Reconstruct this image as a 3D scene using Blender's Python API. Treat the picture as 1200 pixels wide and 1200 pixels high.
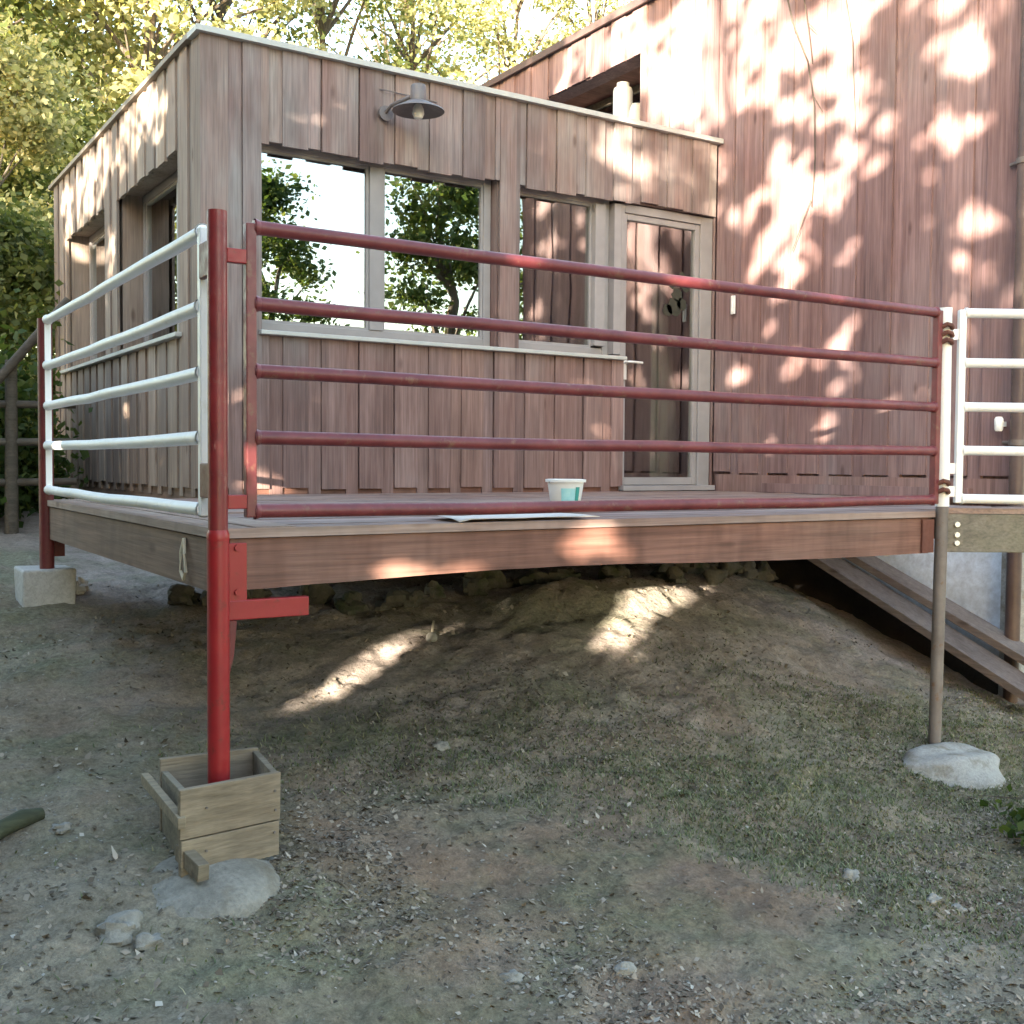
import bpy, math, random
import numpy as np
from mathutils import Matrix, Vector

# ------------------------------------------------------------------ scene, camera, sky, sun
scene = bpy.context.scene
for o in list(bpy.data.objects):
    bpy.data.objects.remove(o)
col = scene.collection
random.seed(7)

# world: z = 0 is the deck top; X runs along the front of the deck, Y away along its left side
cam_d = bpy.data.cameras.new('camera')
cam = bpy.data.objects.new('camera', cam_d)
col.objects.link(cam)
Rm = Matrix(((0.84375, 0.01646, -0.53648), (-0.53667, 0.04074, -0.84281), (0.00798, 0.99903, 0.04321)))
cam.matrix_world = Matrix.Translation((0, 0, 0.21)) @ Rm.to_4x4()
cam_d.sensor_width = 36.0
cam_d.lens = 36.0 * 1303.4 / 1200.0
cam_d.clip_start = 0.05
cam_d.clip_end = 600
scene.camera = cam

SUN_EL = math.radians(6.5)
SUN_H = Vector((-0.82, -0.57, 0)).normalized()          # horizontal direction towards the sun
SUN = Vector((SUN_H.x * math.cos(SUN_EL), SUN_H.y * math.cos(SUN_EL), math.sin(SUN_EL)))
world = bpy.data.worlds.new('World')
scene.world = world
world.use_nodes = True
wn = world.node_tree
sky = wn.nodes.new('ShaderNodeTexSky')
sky.sky_type = 'NISHITA'
sky.sun_disc = False
sky.sun_elevation = SUN_EL
sky.sun_rotation = math.atan2(SUN_H.x, SUN_H.y)
sky.air_density = 1.0
sky.dust_density = 1.6
sky.ozone_density = 0.6
wn.links.new(sky.outputs['Color'], wn.nodes['Background'].inputs['Color'])
wn.nodes['Background'].inputs['Strength'].default_value = 0.15
sun_d = bpy.data.lights.new('sun', 'SUN')
sun_d.energy = 4.4
sun_d.angle = math.radians(0.5)
sun_d.color = (1.0, 0.86, 0.66)
sun_o = bpy.data.objects.new('sun', sun_d)
sun_o.rotation_euler = (-SUN).to_track_quat('-Z', 'Y').to_euler()
col.objects.link(sun_o)
scene.view_settings.view_transform = 'Standard'
scene.view_settings.look = 'None'
scene.view_settings.gamma = 1.0
scene.view_settings.exposure = 3.5
scene.cycles.max_bounces = 6
scene.cycles.diffuse_bounces = 3
scene.cycles.glossy_bounces = 3
scene.cycles.transmission_bounces = 3
scene.cycles.transparent_max_bounces = 6

# ------------------------------------------------------------------ helpers
class MB:
    def __init__(s): s.v = []; s.f = []
    def box(s, a, b, jit=0.0):
        n = len(s.v)
        for z in (a[2], b[2]):
            for y in (a[1], b[1]):
                for x in (a[0], b[0]):
                    s.v.append((x + random.uniform(-jit, jit), y + random.uniform(-jit, jit), z + random.uniform(-jit, jit)))
        for q in ((0, 2, 3, 1), (4, 5, 7, 6), (0, 1, 5, 4), (2, 6, 7, 3), (0, 4, 6, 2), (1, 3, 7, 5)):
            s.f.append(tuple(n + i for i in q))
        return s
    def obox(s, o, ux, uy, uz, sx, sy, sz):
        """oriented box from corner o along unit vectors"""
        o, ux, uy, uz = map(Vector, (o, ux, uy, uz))
        n = len(s.v)
        for k in (0, sz):
            for j in (0, sy):
                for i in (0, sx):
                    s.v.append(tuple(o + ux * i + uy * j + uz * k))
        for q in ((0, 2, 3, 1), (4, 5, 7, 6), (0, 1, 5, 4), (2, 6, 7, 3), (0, 4, 6, 2), (1, 3, 7, 5)):
            s.f.append(tuple(n + i for i in q))
        return s
    def tube(s, pts, rad, n=12, caps=True):
        pts = [Vector(p) for p in pts]
        if not hasattr(rad, '__len__'): rad = [rad] * len(pts)
        b = len(s.v)
        ref = Vector((0.3, 0.2, 1))
        d0 = (pts[-1] - pts[0]).normalized()
        if abs(d0.dot(ref.normalized())) > 0.9: ref = Vector((1, 0.1, 0.05))
        for i, p in enumerate(pts):
            d = (pts[min(i + 1, len(pts) - 1)] - pts[max(i - 1, 0)]).normalized()
            u = d.cross(ref).normalized(); w = u.cross(d)
            for k in range(n):
                a = 2 * math.pi * k / n
                s.v.append(tuple(p + (u * math.cos(a) + w * math.sin(a)) * rad[i]))
        for i in range(len(pts) - 1):
            for k in range(n):
                k2 = (k + 1) % n
                s.f.append((b + i * n + k, b + i * n + k2, b + (i + 1) * n + k2, b + (i + 1) * n + k))
        if caps:
            s.f.append(tuple(b + k for k in range(n))[::-1])
            s.f.append(tuple(b + (len(pts) - 1) * n + k for k in range(n)))
        return s
    def lathe(s, c, prof, n=24):
        b = len(s.v)
        for r, z in prof:
            for k in range(n):
                a = 2 * math.pi * k / n
                s.v.append((c[0] + r * math.cos(a), c[1] + r * math.sin(a), c[2] + z))
        for i in range(len(prof) - 1):
            for k in range(n):
                k2 = (k + 1) % n
                s.f.append((b + i * n + k, b + i * n + k2, b + (i + 1) * n + k2, b + (i + 1) * n + k))
        return s
    def poly(s, pts, d):
        """prism: polygon pts extruded by vector d"""
        b = len(s.v); n = len(pts); d = Vector(d)
        for p in pts: s.v.append(tuple(p))
        for p in pts: s.v.append(tuple(Vector(p) + d))
        s.f.append(tuple(range(b, b + n))[::-1]); s.f.append(tuple(range(b + n, b + 2 * n)))
        for k in range(n):
            k2 = (k + 1) % n
            s.f.append((b + k, b + k2, b + n + k2, b + n + k))
        return s
    def blob(s, c, r, seed=0, sub=2, rough=0.25, flat=0.0):
        rnd = random.Random(seed)
        n = len(s.v); nu, nv = 9 + sub * 2, 6 + sub
        ph = [(rnd.uniform(0, 6.3), rnd.uniform(1, 3.2), rnd.uniform(0, 6.3)) for _ in range(5)]
        for j in range(nv + 1):
            t = math.pi * j / nv
            for i in range(nu):
                a = 2 * math.pi * i / nu
                d = Vector((math.sin(t) * math.cos(a), math.sin(t) * math.sin(a), math.cos(t)))
                k = 1 + sum(rough * 0.35 * math.sin(q * (d.x * math.cos(p) + d.y * math.sin(p) + d.z * 0.8) * 2 + w) for p, q, w in ph)
                z = d.z * k
                if z < -0.6: z = -0.6
                s.v.append((c[0] + d.x * k * r[0], c[1] + d.y * k * r[1], c[2] + z * r[2]))
        for j in range(nv):
            for i in range(nu):
                i2 = (i + 1) % nu
                s.f.append((n + j * nu + i, n + (j + 1) * nu + i, n + (j + 1) * nu + i2, n + j * nu + i2))
        return s
    def build(s, name, mat, parent=None, smooth=False, bevel=0.0):
        off = Vector((0, 0, 0)); p = parent
        while p is not None: off += p.location; p = p.parent
        me = bpy.data.meshes.new(name)
        me.from_pydata([tuple(Vector(v) - off) for v in s.v], [], s.f)
        me.materials.append(mat)
        o = bpy.data.objects.new(name, me); col.objects.link(o)
        if parent is not None: o.parent = parent
        if smooth:
            me.polygons.foreach_set('use_smooth', [True] * len(me.polygons))
            try: me.set_sharp_from_angle(angle=math.radians(40))
            except Exception: pass
        if bevel:
            m = o.modifiers.new('bevel', 'BEVEL'); m.width = bevel; m.segments = 2; m.limit_method = 'ANGLE'
        return o

def tag(o, label=None, cat=None, group=None, kind=None):
    if label: o['label'] = label
    if cat: o['category'] = cat
    if group: o['group'] = group
    if kind: o['kind'] = kind
    return o
def thing(name, loc, label, cat, group=None):
    o = bpy.data.objects.new(name, None); o.location = loc; o.empty_display_size = 0.1
    col.objects.link(o)
    return tag(o, label, cat, group)
def np_mesh(name, V, F, mat, parent=None, smooth=False, extra=None):
    me = bpy.data.meshes.new(name)
    V = np.asarray(V, np.float32); F = np.asarray(F, np.int32)
    if parent is not None: V = V - np.array(parent.location, np.float32)
    me.vertices.add(len(V)); me.vertices.foreach_set('co', V.ravel())
    k = F.shape[1]
    me.loops.add(F.size); me.loops.foreach_set('vertex_index', F.ravel())
    me.polygons.add(len(F)); me.polygons.foreach_set('loop_start', np.arange(0, F.size, k, dtype=np.int32))
    me.polygons.foreach_set('loop_total', np.full(len(F), k, np.int32))
    if smooth: me.polygons.foreach_set('use_smooth', np.ones(len(F), bool))
    me.update(); me.validate()
    for m in (mat if isinstance(mat, list) else [mat]): me.materials.append(m)
    o = bpy.data.objects.new(name, me); col.objects.link(o)
    if parent is not None: o.parent = parent
    return o

# ------------------------------------------------------------------ materials
def nt(name):
    m = bpy.data.materials.new(name); m.use_nodes = True
    t = m.node_tree; return m, t, t.nodes['Principled BSDF'], t.nodes['Material Output']
def N(t, typ, **kw):
    n = t.nodes.new(typ)
    for k, v in kw.items():
        if k.startswith('_'): setattr(n, k[1:], v)
        else: n.inputs[k.replace('__', ' ')].default_value = v
    return n
def ramp(t, fac, stops):
    r = t.nodes.new('ShaderNodeValToRGB')
    while len(r.color_ramp.elements) < len(stops): r.color_ramp.elements.new(0.5)
    for e, (p, c) in zip(r.color_ramp.elements, stops):
        e.position = p; e.color = (*c, 1) if len(c) == 3 else c
    t.links.new(fac, r.inputs['Fac']); return r.outputs['Color']
def mixc(t, fac, a, b, mode='MIX'):
    n = t.nodes.new('ShaderNodeMix'); n.data_type = 'RGBA'; n.blend_type = mode
    for s, v in ((n.inputs[0], fac), (n.inputs[6], a), (n.inputs[7], b)):
        if hasattr(v, 'is_linked') or hasattr(v, 'links'): t.links.new(v, s)
        elif isinstance(v, (int, float)): s.default_value = v
        else: s.default_value = (*v, 1)
    return n.outputs[2]
def pos(t, scale, rnd=True):
    g = t.nodes.new('ShaderNodeNewGeometry'); out = g.outputs['Position']
    if rnd:
        oi = t.nodes.new('ShaderNodeObjectInfo')
        mu = N(t, 'ShaderNodeMath', _operation='MULTIPLY'); mu.inputs[1].default_value = 41.0
        t.links.new(oi.outputs['Random'], mu.inputs[0])
        ad = N(t, 'ShaderNodeVectorMath', _operation='ADD')
        t.links.new(out, ad.inputs[0]); t.links.new(mu.outputs[0], ad.inputs[1]); out = ad.outputs[0]
    ml = N(t, 'ShaderNodeVectorMath', _operation='MULTIPLY'); ml.inputs[1].default_value = scale
    t.links.new(out, ml.inputs[0]); return ml.outputs[0]
def noise(t, vec, scale, detail=4, rough=0.55):
    n = N(t, 'ShaderNodeTexNoise', Scale=scale, Detail=detail, Roughness=rough)
    t.links.new(vec, n.inputs['Vector']); return n.outputs['Fac']
def bump(t, b, h, strength, dist):
    n = N(t, 'ShaderNodeBump', Strength=strength, Distance=dist)
    t.links.new(h, n.inputs['Height']); t.links.new(n.outputs[0], b.inputs['Normal'])

def wood(name, axis, dark, light, grey, greyness=0.5, rough=0.8, stain=0.6, vary=0.26, zg=0.0):
    m, t, b, _ = nt(name)
    sc = [26.0, 26.0, 26.0]; sc[axis] = 1.1
    g = noise(t, pos(t, sc), 1.0, 5, 0.62)
    sc2 = [90.0] * 3; sc2[axis] = 2.5
    fine = noise(t, pos(t, sc2), 1.0, 3, 0.6)
    c = ramp(t, g, ((0.3, dark), (0.7, light)))
    big = noise(t, pos(t, (1, 1, 1), False), 0.9, 3, 0.6)
    if zg:
        sp = t.nodes.new('ShaderNodeSeparateXYZ'); t.links.new(pos(t, (1, 1, 1), False), sp.inputs[0])
        ma = N(t, 'ShaderNodeMath', _operation='MULTIPLY_ADD'); ma.inputs[1].default_value = zg; ma.inputs[2].default_value = -1.25 * zg
        t.links.new(sp.outputs[2], ma.inputs[0])
        a2 = N(t, 'ShaderNodeMath', _operation='ADD'); t.links.new(ma.outputs[0], a2.inputs[0]); t.links.new(big, a2.inputs[1]); big = a2.outputs[0]
    sc3 = [7.0] * 3; sc3[axis] = 1.2
    mid = noise(t, pos(t, sc3), 1.0, 3, 0.6)
    gf = ramp(t, big, ((0.62 - 0.4 * greyness, (0, 0, 0)), (0.9 - 0.4 * greyness, (1, 1, 1))))
    gm = ramp(t, mid, ((0.3, (0.15,) * 3), (0.75, (1, 1, 1))))
    gfm = mixc(t, 1.0, gf, gm, 'MULTIPLY')
    c = mixc(t, gfm, c, grey)
    oi = t.nodes.new('ShaderNodeObjectInfo')
    tint = ramp(t, oi.outputs['Random'], ((0.0, (1 - vary, 1 - vary * 1.05, 1 - vary)), (0.3, (1.02, 0.95, 0.92)), (0.6, (0.94, 0.96, 0.98)), (0.8, (1.06, 1.0, 0.93)), (1.0, (1 + vary * 0.7, 1 + vary * 0.75, 1 + vary * 0.8))))
    c = mixc(t, 1.0, c, tint, 'MULTIPLY')
    ff = ramp(t, fine, ((0.3, (0.62,) * 3), (0.6, (1.05,) * 3)))
    c = mixc(t, 0.75, c, ff, 'MULTIPLY')
    # knots
    vo = N(t, 'ShaderNodeTexVoronoi', Scale=1.0)
    sk = [5.5] * 3; sk[axis] = 2.0
    t.links.new(pos(t, sk), vo.inputs['Vector'])
    kn = ramp(t, vo.outputs['Distance'], ((0.05, (0.42, 0.35, 0.33)), (0.13, (1, 1, 1))))
    c = mixc(t, 0.75, c, kn, 'MULTIPLY')
    # water stains
    st = noise(t, pos(t, (3.2, 3.2, 0.9), False), 1.0, 4, 0.65)
    stc = ramp(t, st, ((0.35, (0.6, 0.56, 0.55)), (0.55, (1, 1, 1))))
    c = mixc(t, stain, c, stc, 'MULTIPLY')
    t.links.new(c, b.inputs['Base Color'])
    b.inputs['Roughness'].default_value = rough
    bump(t, b, fine, 0.55, 0.004)
    return m

WALL = dict(dark=(0.17, 0.103, 0.095), light=(0.29, 0.192, 0.180), grey=(0.305, 0.287, 0.287))
M = {}
M['cladding'] = wood('weathered_larch', 2, **WALL, greyness=0.55, zg=0.16, vary=0.3)
M['cladding_side'] = wood('silvered_larch', 2, (0.20, 0.15, 0.125), (0.34, 0.27, 0.225), (0.35, 0.31, 0.28), greyness=0.8, zg=0.12, vary=0.3)
M['cladding_tall'] = wood('reddish_larch', 2, (0.18, 0.108, 0.109), (0.31, 0.205, 0.206), (0.30, 0.25, 0.257), greyness=0.45, vary=0.45)
M['beam'] = wood('fascia_timber', 0, (0.15, 0.068, 0.05), (0.28, 0.14, 0.108), (0.24, 0.165, 0.14), greyness=0.3, stain=0.95)
M['beam_y'] = wood('side_fascia_timber', 1, (0.14, 0.085, 0.06), (0.25, 0.165, 0.125), (0.23, 0.18, 0.15), greyness=0.4)
M['deck'] = wood('deck_timber', 0, (0.20, 0.13, 0.12), (0.36, 0.25, 0.225), (0.36, 0.30, 0.28), greyness=0.6)
M['deck_y'] = wood('deck_timber_side', 1, (0.22, 0.16, 0.14), (0.38, 0.28, 0.25), (0.40, 0.34, 0.31), greyness=0.7)
M['loose'] = wood('reddish_plank', 0, (0.24, 0.13, 0.11), (0.40, 0.26, 0.225), (0.42, 0.33, 0.30), greyness=0.3)
M['old_beam'] = wood('mossy_old_timber', 0, (0.17, 0.155, 0.13), (0.28, 0.26, 0.225), (0.21, 0.225, 0.15), greyness=0.4)
M['moss_log'] = wood('mossy_bark', 0, (0.03, 0.035, 0.02), (0.07, 0.08, 0.045), (0.06, 0.085, 0.035), greyness=0.6)
M['form'] = wood('formwork_pine', 0, (0.20, 0.165, 0.115), (0.33, 0.28, 0.205), (0.30, 0.28, 0.24), greyness=0.55, vary=0.2)
M['plank_grey'] = wood('greyed_plank', 1, (0.13, 0.105, 0.10), (0.22, 0.185, 0.178), (0.22, 0.20, 0.195), greyness=0.6)
M['dark_wood'] = wood('dark_rail_timber', 0, (0.05, 0.04, 0.03), (0.11, 0.09, 0.07), (0.12, 0.11, 0.09), greyness=0.5)
M['bark'] = wood('bark', 2, (0.04, 0.032, 0.025), (0.12, 0.10, 0.08), (0.13, 0.125, 0.11), greyness=0.5, rough=0.95)

def paint(name, c1, c2, rough, scale=6.0, rust=None, metal=0.0, spec=0.5):
    m, t, b, _ = nt(name)
    p = pos(t, (1, 1, 1))
    n1 = noise(t, p, scale, 5, 0.65)
    c = ramp(t, n1, ((0.3, c1), (0.7, c2)))
    if rust:
        n2 = noise(t, p, scale * 2.5, 6, 0.7)
        f = ramp(t, n2, ((0.57, (0, 0, 0)), (0.66, (1, 1, 1))))
        c = mixc(t, f, c, rust)
    t.links.new(c, b.inputs['Base Color'])
    n3 = noise(t, p, 40.0, 3, 0.6)
    rr = ramp(t, n3, ((0.3, (rough - 0.08,) * 3), (0.7, (rough + 0.14,) * 3)))
    t.links.new(rr, b.inputs['Roughness'])
    b.inputs['Metallic'].default_value = metal
    b.inputs['Specular IOR Level'].default_value = spec
    bump(t, b, n3, 0.25, 0.002)
    return m
M['red'] = paint('fresh_red_paint', (0.23, 0.009, 0.015), (0.31, 0.017, 0.021), 0.38, rust=(0.18, 0.02, 0.018))
M['red_dull'] = paint('dull_red_paint', (0.105, 0.017, 0.024), (0.205, 0.046, 0.052), 0.36, rust=(0.18, 0.08, 0.06))
M['red_post'] = paint('brushed_red_paint', (0.13, 0.014, 0.018), (0.23, 0.022, 0.026), 0.38, rust=(0.20, 0.06, 0.055))
M['red_dark'] = paint('dark_red_paint', (0.09, 0.012, 0.014), (0.15, 0.022, 0.024), 0.5, rust=(0.06, 0.015, 0.012))
M['white'] = paint('white_paint', (0.82, 0.825, 0.84), (0.87, 0.87, 0.88), 0.4, rust=(0.78, 0.77, 0.76))
M['steel'] = paint('bare_steel', (0.13, 0.11, 0.105), (0.21, 0.185, 0.175), 0.6, rust=(0.16, 0.10, 0.07), metal=0.2)
M['rust'] = paint('rusty_iron', (0.10, 0.035, 0.028), (0.17, 0.07, 0.05), 0.8)
M['zinc'] = paint('pale_zinc', (0.40, 0.42, 0.42), (0.50, 0.51, 0.50), 0.5, metal=0.1)
M['zinc_shaded'] = paint('shaded_zinc', (0.20, 0.17, 0.14), (0.28, 0.25, 0.21), 0.6, metal=0.1)  # same zinc as the front coping, with shade put into the colour
M['lamp_metal'] = paint('lamp_enamel', (0.12, 0.11, 0.12), (0.18, 0.165, 0.17), 0.45)
M['plastic'] = paint('white_plastic', (0.78, 0.80, 0.80), (0.82, 0.83, 0.83), 0.35)
M['cyan'] = paint('cyan_print', (0.28, 0.62, 0.68), (0.45, 0.76, 0.80), 0.4, scale=14)
M['teal'] = paint('teal_print', (0.03, 0.26, 0.24), (0.06, 0.36, 0.32), 0.4)
M['paper'] = paint('paper_sheet', (0.62, 0.58, 0.56), (0.72, 0.68, 0.66), 0.7)
M['pipe'] = paint('brown_downpipe', (0.07, 0.045, 0.045), (0.11, 0.075, 0.07), 0.45)
M['decal'] = paint('dark_decal', (0.02, 0.025, 0.018), (0.04, 0.04, 0.03), 0.7)
M['handle'] = paint('satin_handle', (0.70, 0.70, 0.70), (0.78, 0.78, 0.77), 0.35, metal=0.3)
M['brass'] = paint('bolt_zinc', (0.62, 0.62, 0.60), (0.75, 0.74, 0.72), 0.4, metal=0.5)
M['joinery'] = paint('grey_lavender_joinery', (0.25, 0.24, 0.25), (0.32, 0.305, 0.315), 0.55, scale=5)
M['void_shade'] = paint('void_shade_paint', (0.035, 0.032, 0.034), (0.06, 0.055, 0.055), 0.8)  # near-black colour for the painted shade below the leaning planks
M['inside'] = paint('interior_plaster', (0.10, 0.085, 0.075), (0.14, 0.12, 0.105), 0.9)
M['curtain'] = paint('pale_blind', (0.60, 0.60, 0.54), (0.70, 0.69, 0.62), 0.85, scale=3)
M['rope'] = paint('pale_rope', (0.50, 0.44, 0.34), (0.62, 0.56, 0.45), 0.9)
M['bulb'] = paint('opal_glass', (0.82, 0.82, 0.80), (0.88, 0.88, 0.86), 0.25)
M['roofing'] = paint('grey_roof_felt', (0.13, 0.13, 0.13), (0.18, 0.18, 0.18), 0.9)

def rocky(name, c1, c2, moss=None, scale=9):
    m, t, b, _ = nt(name)
    p = pos(t, (1, 1, 1)); n1 = noise(t, p, scale, 6, 0.65); n2 = noise(t, p, scale * 6, 5, 0.7)
    c = ramp(t, n1, ((0.3, c1), (0.7, c2)))
    if moss:
        f = ramp(t, noise(t, p, scale * 0.6, 4, 0.6), ((0.5, (0, 0, 0)), (0.65, (1, 1, 1))))
        c = mixc(t, f, c, moss)
    sp = ramp(t, n2, ((0.35, (0.7,) * 3), (0.65, (1.08,) * 3)))
    c = mixc(t, 0.8, c, sp, 'MULTIPLY')
    t.links.new(c, b.inputs['Base Color']); b.inputs['Roughness'].default_value = 0.92
    bump(t, b, n2, 0.6, 0.012)
    return m
M['concrete'] = rocky('raw_concrete', (0.33, 0.33, 0.325), (0.45, 0.45, 0.45), (0.26, 0.245, 0.215), scale=14)
M['concrete_dirty'] = rocky('dirty_concrete', (0.20, 0.19, 0.17), (0.33, 0.315, 0.285), (0.20, 0.175, 0.14))
M['block'] = rocky('pale_concrete_block', (0.42, 0.42, 0.42), (0.52, 0.52, 0.52))
M['render_wall'] = rocky('grey_render', (0.66, 0.74, 0.86), (0.74, 0.80, 0.90), scale=2.2)
M['stone'] = rocky('mossy_stone', (0.07, 0.068, 0.062), (0.14, 0.135, 0.12), (0.05, 0.065, 0.035))
M['pale_stone'] = rocky('pale_stone', (0.22, 0.215, 0.20), (0.32, 0.31, 0.29))
M['sandstone'] = rocky('sandy_stone', (0.25, 0.215, 0.18), (0.36, 0.32, 0.27), scale=7)
M['gravel'] = None

def litter_mat(name, stops, rough=0.9):
    m, t, b, _ = nt(name)
    g = t.nodes.new('ShaderNodeNewGeometry')
    c = ramp(t, g.outputs['Random Per Island'], stops)
    t.links.new(c, b.inputs['Base Color']); b.inputs['Roughness'].default_value = rough
    return m
M['chips'] = litter_mat('leaf_litter', ((0.0, (0.06, 0.05, 0.04)), (0.3, (0.13, 0.105, 0.08)), (0.55, (0.22, 0.185, 0.15)), (0.8, (0.29, 0.245, 0.20)), (0.95, (0.34, 0.30, 0.255)), (1.0, (0.44, 0.41, 0.37))))
M['gravel'] = litter_mat('small_stones', ((0.0, (0.12, 0.11, 0.095)), (0.7, (0.22, 0.205, 0.18)), (1.0, (0.36, 0.345, 0.32))))

def leafy(name, stops, trans=0.5):
    m, t, b, out = nt(name)
    g = t.nodes.new('ShaderNodeNewGeometry')
    c = ramp(t, g.outputs['Random Per Island'], stops)
    t.nodes.remove(b)
    d = N(t, 'ShaderNodeBsdfPrincipled', Roughness=0.6); d.inputs['Specular IOR Level'].default_value = 0.25
    tr = t.nodes.new('ShaderNodeBsdfTranslucent'); mx = N(t, 'ShaderNodeMixShader', Fac=trans)
    tc = mixc(t, 1.0, c, (1.25, 1.2, 0.6), 'MULTIPLY')
    t.links.new(c, d.inputs['Base Color']); t.links.new(tc, tr.inputs['Color'])
    t.links.new(d.outputs[0], mx.inputs[1]); t.links.new(tr.outputs[0], mx.inputs[2])
    t.links.new(mx.outputs[0], out.inputs['Surface'])
    return m
M['leaf'] = leafy('broad_leaf', ((0, (0.055, 0.08, 0.028)), (0.5, (0.11, 0.14, 0.05)), (1, (0.19, 0.20, 0.08))))
M['leaf_pale'] = leafy('pale_leaf', ((0, (0.17, 0.185, 0.09)), (0.5, (0.31, 0.32, 0.17)), (1, (0.48, 0.46, 0.29))))
M['leaf_dark'] = leafy('dark_leaf', ((0, (0.03, 0.055, 0.018)), (0.6, (0.06, 0.10, 0.03)), (1, (0.11, 0.14, 0.04))))
M['grass'] = leafy('short_grass', ((0, (0.085, 0.11, 0.06)), (0.5, (0.155, 0.18, 0.10)), (0.85, (0.225, 0.24, 0.15)), (1, (0.37, 0.34, 0.24))), 0.25)

def glass(name, refl, tint):
    m, t, b, out = nt(name)
    t.nodes.remove(b)
    lw = N(t, 'ShaderNodeFresnel', IOR=1.52)
    mr = N(t, 'ShaderNodeMapRange'); mr.inputs['From Min'].default_value = 0.04; mr.inputs['From Max'].default_value = 0.6
    mr.inputs['To Min'].default_value = refl; mr.inputs['To Max'].default_value = 1.0
    t.links.new(lw.outputs[0], mr.inputs[0])
    tr = N(t, 'ShaderNodeBsdfTransparent', Color=(*tint, 1)); gl = N(t, 'ShaderNodeBsdfGlossy', Roughness=0.0, Color=(0.95, 0.97, 1, 1))
    nz = noise(t, pos(t, (1, 1, 1), True), 1.3, 2, 0.5)
    bp = N(t, 'ShaderNodeBump', Strength=0.05, Distance=0.05); t.links.new(nz, bp.inputs['Height']); t.links.new(bp.outputs[0], gl.inputs['Normal'])
    mx = t.nodes.new('ShaderNodeMixShader')
    t.links.new(mr.outputs[0], mx.inputs[0]); t.links.new(tr.outputs[0], mx.inputs[1]); t.links.new(gl.outputs[0], mx.inputs[2])
    t.links.new(mx.outputs[0], out.inputs['Surface'])
    return m
M['glass'] = glass('coated_glazing', 0.42, (0.55, 0.6, 0.6))
M['glass_door'] = glass('door_glazing', 0.22, (0.75, 0.77, 0.74))
M['glass_side'] = glass('side_glazing', 0.08, (0.85, 0.9, 0.86))

# ------------------------------------------------------------------ terrain
CP = np.array([  # X, Y, height (deck top = 0)
    (1.1, 6.35, -.53), (1.1, 3.40, -.96), (1.0, 3.2, -1.0), (4.69, 3.45, -1.17), (0, 0, -1.42), (1.6, 2.4, -1.22), (2.8, 1.7, -1.30), (0.4, 3.2, -1.04),
    (2.2, 3.45, -1.06), (3.4, 3.45, -1.10), (2.2, 4.5, -.88), (2.4, 5.3, -.66), (2.9, 6.2, -.60), (1.5, 5.0, -.80), (1.6, 6.1, -.56), (2.3, 6.7, -.50),
    (3.4, 4.5, -.80), (3.7, 5.05, -.60), (3.9, 5.4, -.535), (4.2, 4.3, -.90), (4.6, 5.1, -.62), (4.6, 5.5, -.54), (4.4, 6.5, -.56), (3.3, 6.3, -.58), (5.1, 5.2, -.66), (5.3, 5.9, -.56), (5.0, 6.6, -.56),
    (5.0, 4.4, -1.0), (5.5, 4.6, -.95), (5.55, 5.2, -.70), (5.85, 4.6, -1.01), (5.85, 5.3, -.76), (6.15, 4.6, -1.12), (6.2, 5.4, -.88), (6.0, 5.9, -.66), (6.3, 5.9, -.72), (6.3, 6.7, -.68), (5.6, 3.6, -1.18), (6.3, 3.9, -1.27), (6.5, 2.5, -1.4),
    (4.2, 2.0, -1.33), (3.0, 0, -1.45), (6, 0, -1.55), (-2, 3, -1.05), (-2, 6.5, -.55), (-1, 0, -1.35), (0, 5, -.78), (.2, 8, -.42), (-3, 10, -.15), (1, 10, -.25), (1.5, 12, -.1), (3, 13, 0), (8, 15, 0), (0, 16, .3), (-8, 8, -.2), (-8, 0, -1.2), (-8, -8, -1.5), (0, -8, -1.6), (10, -8, -1.7), (12, 2, -1.5), (12, 10, -.5), (4, 20, .5), (15, 20, .3), (-10, 20, .6), (2.5, 9, -.4), (5, 9, -.5)], float)
def tps(r): return np.where(r > 1e-9, r * r * np.log(np.maximum(r, 1e-9)), 0)
_n = len(CP)
_A = np.zeros((_n + 3, _n + 3)); _r = np.hypot(CP[:, None, 0] - CP[None, :, 0], CP[:, None, 1] - CP[None, :, 1])
_A[:_n, :_n] = tps(_r) + np.eye(_n) * 0.12
_A[:_n, _n] = 1; _A[:_n, _n + 1:] = CP[:, :2]; _A[_n, :_n] = 1; _A[_n + 1:, :_n] = CP[:, :2].T
_w = np.linalg.solve(_A, np.concatenate([CP[:, 2], [0, 0, 0]]))
_rg = np.random.default_rng(5)
_perm = _rg.random((64, 64))
def vnoise(x, y):
    xi = np.floor(x).astype(int); yi = np.floor(y).astype(int); fx = x - xi; fy = y - yi
    fx = fx * fx * (3 - 2 * fx); fy = fy * fy * (3 - 2 * fy)
    g = lambda a, b: _perm[a % 64, b % 64]
    return (g(xi, yi) * (1 - fx) + g(xi + 1, yi) * fx) * (1 - fy) + (g(xi, yi + 1) * (1 - fx) + g(xi + 1, yi + 1) * fx) * fy
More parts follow.
